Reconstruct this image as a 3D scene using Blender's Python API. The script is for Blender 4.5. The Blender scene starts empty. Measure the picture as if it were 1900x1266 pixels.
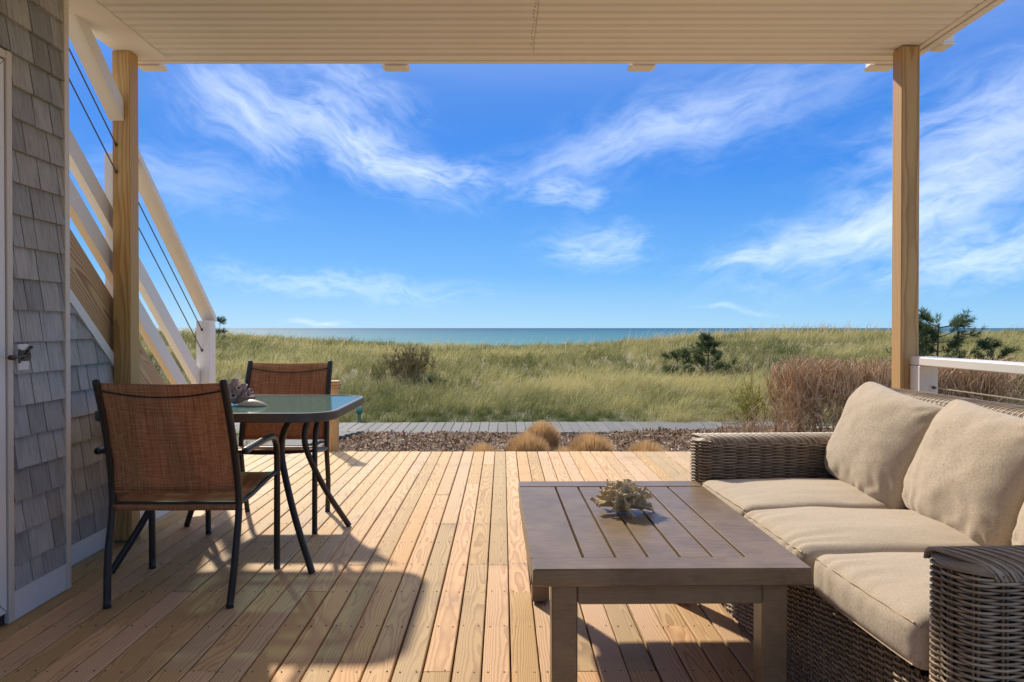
import bpy, math, random
import numpy as np
from mathutils import Vector, Matrix, Quaternion

random.seed(7)
RS = np.random.RandomState(11)
sc = bpy.context.scene
C = sc.collection
R = math.radians

# ------------------------------------------------------------------ camera
cam_d = bpy.data.cameras.new('camera')
cam = bpy.data.objects.new('camera', cam_d)
C.objects.link(cam)
cam.location = (0, 0, 1.08)
cam.rotation_euler = (R(90 - 0.5), 0, 0)
cam_d.sensor_width = 36
cam_d.lens = 36 * 1380 / 1900
cam_d.shift_x = 17 / 1900
cam_d.shift_y = -12 / 1900
cam_d.clip_start = 0.05
cam_d.clip_end = 80000
sc.camera = cam

# ------------------------------------------------------------------ light
SUN_AZ = R(-27)      # measured from +Y, negative = to the left
SUN_EL = R(37)
sun_d = bpy.data.lights.new('sun', 'SUN')
sun_d.energy = 2.0
sun_d.angle = R(2.2)
sun_d.color = (1.0, 0.89, 0.72)
sun = bpy.data.objects.new('sun', sun_d)
C.objects.link(sun)
sdir = Vector((math.sin(SUN_AZ) * math.cos(SUN_EL), math.cos(SUN_AZ) * math.cos(SUN_EL), math.sin(SUN_EL)))
sun.rotation_euler = sdir.to_track_quat('Z', 'Y').to_euler()
sun.location = sdir * 40

sc.view_settings.view_transform = 'Standard'
sc.view_settings.look = 'None'
sc.view_settings.gamma = 1
sc.view_settings.use_curve_mapping = False
sc.view_settings.exposure = 1.42
sc.cycles.use_denoising = True
sc.cycles.max_bounces = 6
sc.cycles.diffuse_bounces = 4
sc.cycles.transparent_max_bounces = 12
sc.cycles.caustics_reflective = False
sc.cycles.caustics_refractive = False


# ------------------------------------------------------------------ node helper
class NT:
    def __init__(self, tree):
        self.t = tree

    def n(self, kind, ins=None, **attrs):
        nd = self.t.nodes.new('ShaderNode' + kind)
        for k, v in attrs.items():
            setattr(nd, k, v)
        for k, v in (ins or {}).items():
            s = nd.inputs[k]
            if isinstance(v, bpy.types.NodeSocket):
                self.t.links.new(v, s)
            else:
                s.default_value = v
        return nd

    def m(self, op, a, b=None, c=None, clamp=False):
        ins = {0: a}
        if b is not None:
            ins[1] = b
        if c is not None:
            ins[2] = c
        return self.n('Math', ins, operation=op, use_clamp=clamp).outputs[0]

    def vm(self, op, a, b=None):
        ins = {0: a}
        if b is not None:
            ins[1] = b
        nd = self.n('VectorMath', ins, operation=op)
        return nd.outputs[1] if op in ('DOT_PRODUCT', 'LENGTH') else nd.outputs[0]

    def noise(self, vec, scale, detail=3, rough=0.5, dist=0.0):
        nd = self.n('TexNoise', {'Vector': vec, 'Scale': scale, 'Detail': detail, 'Roughness': rough, 'Distortion': dist})
        return nd.outputs[0]

    def mix(self, f, a, b, blend='MIX'):
        nd = self.t.nodes.new('ShaderNodeMix')
        nd.data_type = 'RGBA'
        nd.blend_type = blend
        for s, v in ((nd.inputs[0], f), (nd.inputs[6], a), (nd.inputs[7], b)):
            if isinstance(v, bpy.types.NodeSocket):
                self.t.links.new(v, s)
            else:
                s.default_value = v if not isinstance(v, tuple) or len(v) == 4 else v + (1,)
        return nd.outputs[2]

    def ramp(self, f, stops):
        nd = self.n('ValToRGB', {0: f})
        e = nd.color_ramp.elements
        while len(e) < len(stops):
            e.new(0.5)
        for el, (p, c) in zip(e, stops):
            el.position = p
            el.color = c if len(c) == 4 else tuple(c) + (1,)
        return nd.outputs[0]

    def smooth(self, x, lo, hi, a=0.0, b=1.0):
        nd = self.n('MapRange', {0: x, 1: lo, 2: hi, 3: a, 4: b}, interpolation_type='SMOOTHSTEP', clamp=True)
        return nd.outputs[0]

    def comb(self, x, y, z):
        return self.n('CombineXYZ', {0: x, 1: y, 2: z}).outputs[0]

    def link(self, a, b):
        self.t.links.new(a, b)


# ------------------------------------------------------------------ sky
world = bpy.data.worlds.new('World')
sc.world = world
world.use_nodes = True
wt = NT(world.node_tree)
world.node_tree.nodes.clear()
sky = wt.n('TexSky', sky_type='NISHITA', sun_disc=False)
sky.sun_elevation = SUN_EL
sky.sun_rotation = SUN_AZ
sky.altitude = 0
sky.air_density = 1.0
sky.dust_density = 0.15
sky.ozone_density = 3.0
D = wt.n('TexCoord').outputs['Generated']
sepD = wt.n('SeparateXYZ', {0: D})
# clear winter air: the blue deepens evenly from a pale horizon to the zenith, all the way round
elev = wt.m('DIVIDE', wt.m('ARCSINE', wt.m('MAXIMUM', sepD.outputs[2], -.02)), math.pi / 2)
deep = wt.ramp(elev, [(0.0, (.92, 1.92, 2.85)), (0.045, (.33, 1.27, 2.78)), (0.13, (.08, .74, 2.52)), (0.24, (.08, .59, 2.22)), (1.0, (.11, .48, 1.8))])
skyc = wt.mix(.05, deep, sky.outputs[0])


def cloud_dir(px, py):
    return Vector(((px - 933) / 1380, 1.0, (609 - py) / 1380)).normalized()


# cirrus bands: centre direction, half length, half width (radians), tilt (degrees), strength, seed
CLOUDS = [
    (650, 262, .150, .046, -24, .88, 1.3), (800, 318, .110, .022, -9, .65, 2.1), (430, 190, .085, .060, -40, .62, 3.7),
    (480, 255, .055, .026, -38, .5, 4.4), (1050, 368, .055, .020, -2, .60, 5.2), (1110, 455, .080, .030, 3, .62, 6.1),
    (1740, 370, .230, .050, 20, .78, 7.7), (1860, 225, .170, .060, 8, .72, 8.4),
    (1840, 465, .13, .036, 12, .80, 9.3), (620, 522, .190, .020, -5, .48, 10.6), (1390, 478, .060, .012, 14, .55, 11.5),
    (1290, 225, .26, .055, 14, .40, 12.7), 
    (1170, 268, .20, .030, 16, .42, 30.1), (640, 150, .11, .030, -20, .42, 31.7), (1560, 432, .16, .028, 10, .50, 32.9), (330, 330, .13, .045, -8, .35, 33.8),
    (588, 597, .035, .005, 0, .55, 15.3), (1365, 576, .050, .0045, 0, .50, 16.2), 
    
    
    
]
alpha = None
warp = wt.n('TexNoise', {'Vector': D, 'Scale': 7.0, 'Detail': 3.0, 'Roughness': 0.55}).outputs[1]
Dw = wt.vm('ADD', D, wt.vm('MULTIPLY', wt.vm('SUBTRACT', warp, (0.5, 0.5, 0.5)), (0.075, 0.075, 0.06)))
for px, py, La, Lb, tilt, st, seed in CLOUDS:
    c = cloud_dir(px, py)
    r = c.cross(Vector((0, 0, 1))).normalized()
    u = r.cross(c).normalized()
    t1 = r * math.cos(R(tilt)) + u * math.sin(R(tilt))
    t2 = -r * math.sin(R(tilt)) + u * math.cos(R(tilt))
    a = wt.vm('DOT_PRODUCT', Dw, tuple(t1))
    b = wt.vm('DOT_PRODUCT', Dw, tuple(t2))
    k = 1.0 / max(Lb * .62, .012)
    vec = wt.comb(wt.m('MULTIPLY_ADD', a, k * .40, seed), wt.m('MULTIPLY_ADD', b, k * 1.15, seed * 3), seed)
    nz = wt.noise(vec, 1.2, 6, .62, .40)
    qa = wt.m('POWER', wt.m('ABSOLUTE', wt.m('DIVIDE', a, La)), 2.0)
    qb = wt.m('POWER', wt.m('ABSOLUTE', wt.m('DIVIDE', b, Lb)), 2.0)
    q = wt.m('SQRT', wt.m('ADD', qa, qb))
    mask = wt.smooth(q, 1.7, 0.0)
    front = wt.m('GREATER_THAN', wt.vm('DOT_PRODUCT', D, tuple(c)), 0.5)
    dens = wt.m('MULTIPLY', wt.smooth(wt.m('ADD', nz, wt.m('MULTIPLY', mask, .34)), .44, 1.02), wt.m('MULTIPLY', mask, front))
    al = wt.m('MULTIPLY', dens, st * .58)
    alpha = al if alpha is None else wt.m('SUBTRACT', wt.m('ADD', alpha, al), wt.m('MULTIPLY', alpha, al))
# the thin cirrus sheet that pales the top of the view is thickened overhead, out of view, to add fill light, alike in every direction
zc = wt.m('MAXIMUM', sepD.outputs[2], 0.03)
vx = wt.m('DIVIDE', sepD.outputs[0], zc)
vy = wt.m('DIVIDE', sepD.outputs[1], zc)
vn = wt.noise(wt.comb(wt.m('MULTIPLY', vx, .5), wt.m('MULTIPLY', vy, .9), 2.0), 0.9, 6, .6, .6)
fill_veil = wt.m('MULTIPLY', wt.smooth(vn, .28, .72, .45, 1.0), wt.smooth(sepD.outputs[2], .24, .72, 0, .93))
alpha = wt.m('SUBTRACT', wt.m('ADD', alpha, fill_veil), wt.m('MULTIPLY', alpha, fill_veil), clamp=True)
bw = wt.n('RGBToBW', {0: skyc}).outputs[0]
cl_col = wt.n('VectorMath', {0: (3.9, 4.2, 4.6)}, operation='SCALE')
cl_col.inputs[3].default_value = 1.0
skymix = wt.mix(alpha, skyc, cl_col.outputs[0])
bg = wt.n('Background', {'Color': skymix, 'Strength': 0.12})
wo = wt.n('OutputWorld')
wt.link(bg.outputs[0], wo.inputs[0])


# ------------------------------------------------------------------ mesh builder
def npv(p):
    return np.asarray(p, dtype=np.float64)


class MB:
    def __init__(self):
        self.v = []
        self.f = []
        self.nv = 0
        self.att = []

    def add(self, V, F, tint=None):
        V = npv(V).reshape(-1, 3)
        self.v.append(V)
        for f in (F if isinstance(F, list) else [F]):
            f = np.asarray(f, dtype=np.int64)
            if f.ndim == 1:
                f = f[None]
            self.f.append(f + self.nv)
        self.att.append(np.full(len(V), 0.5) if tint is None else np.broadcast_to(npv(tint), (len(V),)))
        self.nv += len(V)
        return self

    # chamfered box
    def box(self, x0, x1, y0, y1, z0, z1, b=0.002, M=None, tint=None):
        b = min(b, abs(x1 - x0) * .45, abs(y1 - y0) * .45, abs(z1 - z0) * .45)
        lo = (x0, y0, z0)
        hi = (x1, y1, z1)
        V, idx = [], {}
        for s in np.ndindex(2, 2, 2):
            for a in range(3):
                p = [0, 0, 0]
                for k in range(3):
                    e = hi[k] if s[k] else lo[k]
                    ins = 0 if k == a else (b if not s[k] else -b)
                    p[k] = e + ins
                idx[(s, a)] = len(V)
                V.append(p)
        F4, F3 = [], []
        for a in range(3):
            o = [k for k in range(3) if k != a]
            for sa in (0, 1):
                q = []
                for (i, j) in ((0, 0), (1, 0), (1, 1), (0, 1)):
                    s = [0, 0, 0]
                    s[a] = sa
                    s[o[0]] = i
                    s[o[1]] = j
                    q.append(idx[(tuple(s), a)])
                F4.append(q)
            for i in (0, 1):
                for j in (0, 1):
                    s0, s1 = [0, 0, 0], [0, 0, 0]
                    s0[a], s1[a] = 0, 1
                    for s in (s0, s1):
                        s[o[0]] = i
                        s[o[1]] = j
                    F4.append([idx[(tuple(s0), o[0])], idx[(tuple(s1), o[0])], idx[(tuple(s1), o[1])], idx[(tuple(s0), o[1])]])
        for s in np.ndindex(2, 2, 2):
            F3.append([idx[(s, 0)], idx[(s, 1)], idx[(s, 2)]])
        V = npv(V)
        c = V.mean(0)

        def fix(F):
            out = []
            for f in F:
                p = V[f]
                nrm = np.cross(p[1] - p[0], p[2] - p[0])
                out.append(f if np.dot(nrm, p.mean(0) - c) >= 0 else f[::-1])
            return out
        F4, F3 = fix(F4), fix(F3)
        if M is not None:
            V = V @ npv(M)[:3, :3].T + npv(M)[:3, 3]
        return self.add(V, [F4, F3], tint)

    # polygon (in plane) extruded along an axis; poly holds the two other coordinates in x,y,z order
    def prism(self, poly, axis, a0, a1, M=None, tint=None):
        n = len(poly)
        V = []
        for a in (a0, a1):
            for p in poly:
                q = list(p)
                q.insert(axis, a)
                V.append(q)
        V = npv(V)
        if M is not None:
            V = V @ npv(M)[:3, :3].T + npv(M)[:3, 3]
        side = [[i, (i + 1) % n, n + (i + 1) % n, n + i] for i in range(n)]
        ar = sum(poly[i][0] * poly[(i + 1) % n][1] - poly[(i + 1) % n][0] * poly[i][1] for i in range(n))
        flip = (ar < 0) != (axis == 1)
        caps = [list(range(n))[::-1], list(range(n, 2 * n))]
        if flip:
            side = [s[::-1] for s in side]
            caps = [c_[::-1] for c_ in caps]
        return self.add(V, [side, caps], tint)

    def tube(self, path, r, n=8, closed=False, flat=None, M=None, tint=None, cap=True):
        V, F, caps = sweep(path, r, n, closed, flat)
        if M is not None:
            V = V @ npv(M)[:3, :3].T + npv(M)[:3, 3]
        return self.add(V, [F] + ([caps] if cap and not closed else []), tint)

    def grid(self, P, closed_u=False, tint=None):
        nu, nv = P.shape[:2]
        i = np.arange(nu if closed_u else nu - 1)
        j = np.arange(nv - 1)
        I, J = np.meshgrid(i, j, indexing='ij')
        I2 = (I + 1) % nu
        F = np.stack([I * nv + J, I2 * nv + J, I2 * nv + J + 1, I * nv + J + 1], -1).reshape(-1, 4)
        return self.add(P.reshape(-1, 3), F, tint if tint is None else npv(tint).reshape(-1))

    def mesh(self, name, smooth=False, sharp=None):
        me = bpy.data.meshes.new(name)
        V = np.concatenate(self.v)
        me.vertices.add(len(V))
        me.vertices.foreach_set('co', V.astype(np.float32).ravel())
        li = np.concatenate([f.ravel() for f in self.f])
        tot = np.concatenate([np.full(len(f), f.shape[1]) for f in self.f])
        st = np.concatenate([[0], np.cumsum(tot)[:-1]])
        me.loops.add(len(li))
        me.loops.foreach_set('vertex_index', li.astype(np.int32))
        me.polygons.add(len(tot))
        me.polygons.foreach_set('loop_start', st.astype(np.int32))
        me.polygons.foreach_set('use_smooth', np.full(len(tot), bool(smooth)))
        at = me.attributes.new('tint', 'FLOAT', 'POINT')
        at.data.foreach_set('value', np.concatenate(self.att).astype(np.float32))
        me.update(calc_edges=True)
        if sharp is not None and smooth:
            me.set_sharp_from_angle(angle=R(sharp))
        return me


def sweep(path, r, n=8, closed=False, flat=None):
    P = npv(path)
    N = len(P)
    if closed:
        T = np.roll(P, -1, 0) - np.roll(P, 1, 0)
    else:
        T = np.gradient(P, axis=0)
    T /= np.linalg.norm(T, axis=1)[:, None] + 1e-12
    up = npv((0, 0, 1)) if abs(T[0][2]) < .9 else npv((1, 0, 0))
    U = np.zeros_like(P)
    u = up - T[0] * np.dot(up, T[0])
    for i in range(N):
        u = u - T[i] * np.dot(u, T[i])
        u /= np.linalg.norm(u) + 1e-12
        U[i] = u
    W = np.cross(T, U)
    a = np.arange(n) * 2 * np.pi / n
    rr = np.broadcast_to(npv(r), (N,))
    fu, fw = (1, 1) if flat is None else flat
    V = P[:, None, :] + rr[:, None, None] * (np.cos(a)[None, :, None] * U[:, None, :] * fu + np.sin(a)[None, :, None] * W[:, None, :] * fw)
    i = np.arange(N if closed else N - 1)
    j = np.arange(n)
    I, J = np.meshgrid(i, j, indexing='ij')
    I2, J2 = (I + 1) % N, (J + 1) % n
    F = np.stack([I * n + J, I2 * n + J, I2 * n + J2, I * n + J2], -1).reshape(-1, 4)[:, ::-1]
    caps = [list(range(n)), [(N - 1) * n + k for k in range(n)][::-1]]
    return V.reshape(-1, 3), F, caps


def smooth_path(pts, k=6):
    P = npv(pts)
    P = np.vstack([2 * P[0] - P[1], P, 2 * P[-1] - P[-2]])
    out = []
    for i in range(1, len(P) - 2):
        for t in np.arange(k) / k:
            a, b, c, d = P[i - 1], P[i], P[i + 1], P[i + 2]
            out.append(.5 * (2 * b + (c - a) * t + (2 * a - 5 * b + 4 * c - d) * t * t + (3 * b - a - 3 * c + d) * t ** 3))
    out.append(P[-2])
    return npv(out)


# value noise for shapes
def vnoise(x, y, z=0.0, seed=0):
    x, y, z = np.broadcast_arrays(npv(x), npv(y), npv(z))
    xi, yi, zi = np.floor(x), np.floor(y), np.floor(z)
    fx, fy, fz = x - xi, y - yi, z - zi
    fx, fy, fz = [f * f * (3 - 2 * f) for f in (fx, fy, fz)]

    def h(a, b, c):
        v = np.sin(a * 127.1 + b * 311.7 + c * 74.7 + seed * 53.3) * 43758.5453
        return v - np.floor(v)
    r = 0
    for dx in (0, 1):
        for dy in (0, 1):
            for dz in (0, 1):
                w = (fx if dx else 1 - fx) * (fy if dy else 1 - fy) * (fz if dz else 1 - fz)
                r = r + w * h(xi + dx, yi + dy, zi + dz)
    return r


def fbm(x, y, z=0.0, seed=0, o=4):
    s, a, t = 0, .5, 0
    for k in range(o):
        s = s + a * vnoise(npv(x) * 2 ** k, npv(y) * 2 ** k, npv(z) * 2 ** k, seed + k)
        t += a
        a *= .5
    return s / t


# ------------------------------------------------------------------ object helpers
def thing(name, label, cat, loc=(0, 0, 0), rz=0, group=None):
    o = bpy.data.objects.new(name, None)
    o.empty_display_size = .1
    C.objects.link(o)
    o.location = loc
    o.rotation_euler = (0, 0, rz)
    o['label'] = label
    o['category'] = cat
    if group:
        o['group'] = group
    return o


def obj(name, src, mat, parent=None, loc=None, smooth=False, sharp=None, kind=None):
    me = src.mesh(name, smooth, sharp) if isinstance(src, MB) else src
    o = bpy.data.objects.new(name, me)
    C.objects.link(o)
    if mat is not None and len(me.materials) == 0:
        me.materials.append(mat)
    if parent is not None:
        o.parent = parent
    if loc is not None:
        o.location = loc
    if kind:
        o['kind'] = kind
    return o


def tag(o, label=None, cat=None, group=None, kind=None):
    for k, v in (('label', label), ('category', cat), ('group', group), ('kind', kind)):
        if v:
            o[k] = v
    return o


def copy_tree(o, parent=None):
    c = o.copy()
    C.objects.link(c)
    if parent is not None:
        c.parent = parent
    for ch in list(o.children):
        copy_tree(ch, c)
    return c


# ------------------------------------------------------------------ materials
def new_mat(name):
    m = bpy.data.materials.new(name)
    m.use_nodes = True
    m.node_tree.nodes.clear()
    t = NT(m.node_tree)
    out = t.n('OutputMaterial')
    return m, t, out


def princ(t, out, col, rough=.5, bump=None, bstr=.3, bdist=.002, **kw):
    ins = {'Base Color': col if isinstance(col, bpy.types.NodeSocket) or len(col) == 4 else tuple(col) + (1,), 'Roughness': rough}
    ins.update(kw)
    p = t.n('BsdfPrincipled', ins)
    if bump is not None:
        b = t.n('Bump', {'Strength': bstr, 'Distance': bdist, 'Height': bump})
        t.link(b.outputs[0], p.inputs['Normal'])
    t.link(p.outputs[0], out.inputs[0])
    return p


def wood(name, early, late, axis=1, ring=.0065, rough=.62, contrast=.85, knots=.5, objvar=.22, dirt=.0, spec=.35, swap=False):
    m, t, out = new_mat(name)
    co = t.n('TexCoord').outputs['Object']
    s = t.n('SeparateXYZ', {0: co}).outputs
    v = s[axis]
    u, w = [s[k] for k in range(3) if k != axis]
    if swap:
        u, w = w, u
    rnd = t.n('ObjectInfo').outputs['Random']
    r2 = t.m('FRACT', t.m('MULTIPLY', rnd, 57.31))
    r3 = t.m('FRACT', t.m('MULTIPLY', rnd, 191.7))
    r4 = t.m('FRACT', t.m('MULTIPLY', rnd, 733.3))
    off = t.m('MULTIPLY', rnd, 41.0)
    vv = t.m('ADD', v, off)
    n1 = t.noise(t.comb(t.m('MULTIPLY', u, 5), t.m('MULTIPLY', vv, 1.1), t.m('MULTIPLY', w, 5)), 1.0, 2, .5)
    n2 = t.noise(t.comb(t.m('MULTIPLY', u, 22), t.m('MULTIPLY', vv, 6.0), t.m('ADD', w, 7.0)), 1.0, 2, .5)
    # the board is a slice off a log whose heart wanders below it
    uu = t.m('ADD', t.m('ADD', u, t.m('MULTIPLY', t.m('SUBTRACT', r2, .5), .13)), t.m('MULTIPLY', t.m('SUBTRACT', n1, .5), .055))
    ww = t.m('ADD', t.m('ADD', w, t.m('MULTIPLY_ADD', r3, .13, .016)), t.m('MULTIPLY', t.m('SUBTRACT', n1, .5), .055))
    rad = t.m('SQRT', t.m('ADD', t.m('MULTIPLY', uu, uu), t.m('MULTIPLY', ww, ww)))
    rad = t.m('ADD', rad, t.m('MULTIPLY', t.m('SUBTRACT', n2, .5), .006))
    if knots:
        vor = t.n('TexVoronoi', {'Vector': t.comb(t.m('MULTIPLY', u, 9.0), t.m('MULTIPLY', vv, 1.35), rnd), 'Scale': 1.0, 'Randomness': 1.0})
        kd = vor.outputs['Distance']
        pick = t.m('GREATER_THAN', t.n('SeparateColor', {0: vor.outputs['Color']}).outputs[0], 1 - knots)
        kk = t.m('MULTIPLY', pick, t.smooth(kd, .34, .0))
        rad = t.m('ADD', rad, t.m('MULTIPLY', kk, .032))
        core = t.m('MULTIPLY', pick, t.smooth(kd, .085, .03))
    ph = t.m('FRACT', t.m('DIVIDE', rad, ring))
    late_f = t.m('MULTIPLY', t.smooth(ph, .30, .86), t.smooth(ph, 1.0, .93))
    fine = t.noise(t.comb(t.m('MULTIPLY', u, 420), t.m('MULTIPLY', vv, 9), t.m('MULTIPLY', w, 420)), 1.0, 2, .6)
    blot = t.noise(t.comb(t.m('MULTIPLY', u, 8), t.m('MULTIPLY', vv, 2.2), w), 1.0, 3, .6)
    f = t.m('MULTIPLY', late_f, t.m('MULTIPLY_ADD', blot, .7, contrast - .35), clamp=True)
    col = t.mix(f, early, late)
    col = t.mix(t.m('MULTIPLY', t.m('SUBTRACT', fine, .35), .35, clamp=True), col, tuple(k * .55 for k in late))
    if knots:
        col = t.mix(t.m('MULTIPLY', core, .85), col, (.09, .035, .015))
    if dirt:
        dn = t.noise(t.n('NewGeometry').outputs['Position'], 2.3, 5, .62)
        col = t.mix(t.m('MULTIPLY', t.smooth(dn, .52, .78), dirt), col, (.22, .155, .105))
    hsv = t.n('HueSaturation', {'Hue': t.m('MULTIPLY_ADD', r4, -.016, .511), 'Saturation': t.m('MULTIPLY_ADD', r2, .2, .9),
                                'Value': t.m('MULTIPLY_ADD', r4, objvar * 2, 1 - objvar), 'Fac': 1.0, 'Color': col}).outputs[0]
    princ(t, out, hsv, t.m('MULTIPLY_ADD', late_f, -.1, rough), t.m('ADD', t.m('MULTIPLY', late_f, -.6), t.m('MULTIPLY', fine, .5)), .35, .0015, **{'Specular IOR Level': spec})
    return m


def paint(name, col, rough=.5, var=.06, bump=.15, scale=18):
    m, t, out = new_mat(name)
    co = t.n('TexCoord').outputs['Object']
    n = t.noise(co, scale, 4, .6)
    n2 = t.noise(co, 2.2, 4, .6)
    dark = tuple(c * (1 - var * 3.2) for c in col)
    c = t.mix(t.smooth(n2, .45, .8, 0, .6), col, dark)
    c = t.mix(t.m('MULTIPLY', n, var * 2), c, dark)
    princ(t, out, c, rough, n, bump, .001)
    return m


M_deck = wood('deck_pine', (.645, .420, .225), (.425, .240, .110), 1, .0050, .66, .72, .14, .16, .40, .22)
M_post = wood('treated_post', (.56, .345, .150), (.36, .185, .068), 2, .011, .6, .75, .30, .05)
M_string = wood('treated_stringer', (.52, .385, .185), (.34, .170, .070), 1, .012, .62, 1.15, .62, .06, swap=True)
M_white = paint('white_trim', (.74, .71, .66), .42, .03)
M_cream = paint('cream_soffit', (.76, .71, .65), .5, .035, .08)
M_jamb = paint('cream_jamb', (.66, .58, .47), .5, .05)
M_door = paint('door_paint', (.80, .78, .73), .45, .04)
M_trim_w = paint('skirt_white', (.74, .71, .66), .45, .05)


def mat_shingle():
    m, t, out = new_mat('grey_shingle')
    co = t.n('TexCoord').outputs['Object']
    s = t.n('SeparateXYZ', {0: co}).outputs
    rnd = t.n('ObjectInfo').outputs['Random']
    r2 = t.m('FRACT', t.m('MULTIPLY', rnd, 91.7))
    st = t.noise(t.comb(t.m('MULTIPLY', s[0], 40), t.m('MULTIPLY', t.m('ADD', s[1], t.m('MULTIPLY', rnd, 9)), 120), t.m('MULTIPLY', s[2], 7)), 1.0, 4, .65)
    br = t.noise(t.comb(s[0], t.m('ADD', s[1], rnd), t.m('MULTIPLY', s[2], .6)), 14.0, 4, .6)
    col = t.ramp(t.m('MULTIPLY_ADD', br, .35, t.m('MULTIPLY', st, .65)), [(.28, (.20, .19, .175)), (.5, (.35, .335, .305)), (.75, (.47, .45, .415))])
    hsv = t.n('HueSaturation', {'Hue': .5, 'Saturation': t.m('MULTIPLY_ADD', r2, .8, .6), 'Value': t.m('MULTIPLY_ADD', rnd, .46, .74), 'Fac': 1.0, 'Color': col}).outputs[0]
    princ(t, out, hsv, .75, st, .6, .0015, **{'Specular IOR Level': .3})
    return m


M_shingle = mat_shingle()


def mat_simple(name, col, rough=.5, metal=0.0, nscale=60, nvar=.2, bump=.2, spec=.5):
    m, t, out = new_mat(name)
    co = t.n('TexCoord').outputs['Object']
    n = t.noise(co, nscale, 4, .6)
    c = t.mix(n, tuple(k * (1 - nvar) for k in col), tuple(min(1, k * (1 + nvar)) for k in col))
    princ(t, out, c, rough, n, bump, .001, Metallic=metal, **{'Specular IOR Level': spec})
    return m


M_frame = mat_simple('dark_bronze_metal', (.020, .016, .013), .42, 0.0, 90, .3, .05)
M_rim = mat_simple('grey_rim_metal', (.07, .065, .06), .35, .3, 90, .2, .05)
M_steel = mat_simple('cable_steel', (.10, .09, .08), .4, .6)
M_brass = mat_simple('aged_bronze', (.11, .075, .05), .4, .7, 200, .5, .3)
M_rust = mat_simple('rusty_rubber', (.09, .045, .03), .7, 0, 200, .5, .3)
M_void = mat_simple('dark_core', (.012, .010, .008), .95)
M_nail = mat_simple('nail_head', (.07, .045, .03), .6, .3)


def mat_sling():
    m, t, out = new_mat('brown_sling')
    co = t.n('TexCoord').outputs['Object']
    s = t.n('SeparateXYZ', {0: co}).outputs
    h = t.m('MAXIMUM', s[2], t.m('MULTIPLY', s[1], 1.0))
    thr = t.noise(t.comb(t.m('MULTIPLY', s[0], 260), t.m('MULTIPLY', s[1], 6), t.m('MULTIPLY', s[2], 6)), 1.0, 2, .7)
    wft = t.noise(t.comb(t.m('MULTIPLY', s[0], 6), t.m('MULTIPLY', s[1], 260), t.m('MULTIPLY', s[2], 260)), 1.0, 2, .7)
    f = t.m('ADD', t.m('MULTIPLY', thr, .55), t.m('MULTIPLY', wft, .45))
    col = t.ramp(f, [(.34, (.25, .110, .048)), (.5, (.45, .215, .098)), (.66, (.62, .36, .195))])
    d = t.n('BsdfPrincipled', {'Base Color': col, 'Roughness': .75, 'Specular IOR Level': .2})
    b = t.n('Bump', {'Strength': .4, 'Distance': .001, 'Height': f})
    t.link(b.outputs[0], d.inputs['Normal'])
    tr = t.n('BsdfTranslucent', {'Color': col})
    mx = t.n('MixShader', {0: .26, 1: d.outputs[0], 2: tr.outputs[0]})
    t.link(mx.outputs[0], out.inputs[0])
    return m


M_sling = mat_sling()


def mat_glass():
    m, t, out = new_mat('green_glass')
    co = t.n('TexCoord').outputs['Object']
    n = t.noise(co, 160, 3, .6)
    sp = t.smooth(t.noise(co, 45, 4, .7), .66, .8)
    col = t.mix(sp, (.20, .33, .29), (.62, .68, .63))
    p = t.n('BsdfPrincipled', {'Base Color': col, 'Roughness': .07, 'IOR': 1.5})
    b = t.n('Bump', {'Strength': .05, 'Distance': .0006, 'Height': n})
    t.link(b.outputs[0], p.inputs['Normal'])
    tr = t.n('BsdfTransparent', {'Color': (.62, .80, .74, 1)})
    mx = t.n('MixShader', {0: .62, 1: tr.outputs[0], 2: p.outputs[0]})
    t.link(mx.outputs[0], out.inputs[0])
    return m


M_glass = mat_glass()


def mat_table():
    m, t, out = new_mat('brushed_brown_table')
    co = t.n('TexCoord').outputs['Object']
    s = t.n('SeparateXYZ', {0: co}).outputs
    rnd = t.n('ObjectInfo').outputs['Random']
    g = t.noise(t.comb(t.m('MULTIPLY', s[0], 14), t.m('ADD', t.m('MULTIPLY', s[1], 14), t.m('MULTIPLY', rnd, 50)), t.m('MULTIPLY', s[2], 260)), 1.0, 3, .6)
    g2 = t.noise(t.comb(t.m('MULTIPLY', s[0], 9), t.m('MULTIPLY', s[1], 70), t.m('MULTIPLY', s[2], 9)), 1.0, 5, .65, .4)
    bl = t.noise(co, 5, 4, .6)
    col = t.ramp(t.m('ADD', t.m('MULTIPLY', g, .45), t.m('MULTIPLY', bl, .55)), [(.3, (.16, .106, .058)), (.55, (.235, .165, .094)), (.75, (.305, .225, .138))])
    scratch = t.smooth(g2, .64, .70)
    rough = t.m('MULTIPLY_ADD', t.noise(co, 24, 4, .6), .14, t.m('MULTIPLY_ADD', g2, .34, .12))
    col = t.mix(t.smooth(g2, .46, .66, 0, .30), col, (.085, .058, .036))
    col = t.mix(t.m('MULTIPLY', scratch, .55), col, (.33, .26, .20))
    princ(t, out, col, rough, t.m('SUBTRACT', t.m('MULTIPLY', g2, .35), t.m('MULTIPLY', scratch, .5)), .5, .0014, **{'Specular IOR Level': .42})
    return m


M_table = mat_table()


def mat_wicker():
    m, t, out = new_mat('brown_wicker')
    co = t.n('TexCoord').outputs['Object']
    n = t.noise(co, 35, 3, .6)
    f = t.noise(co, 400, 2, .6)
    tint = t.n('Attribute', attribute_name='tint').outputs['Fac']
    k = t.m('ADD', t.m('MULTIPLY', n, .5), t.m('MULTIPLY', tint, .5))
    col = t.ramp(k, [(.25, (.19, .135, .085)), (.5, (.31, .232, .155)), (.75, (.43, .34, .24))])
    princ(t, out, col, .42, f, .12, .0006, **{'Specular IOR Level': .5})
    return m


M_wicker = mat_wicker()


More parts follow.
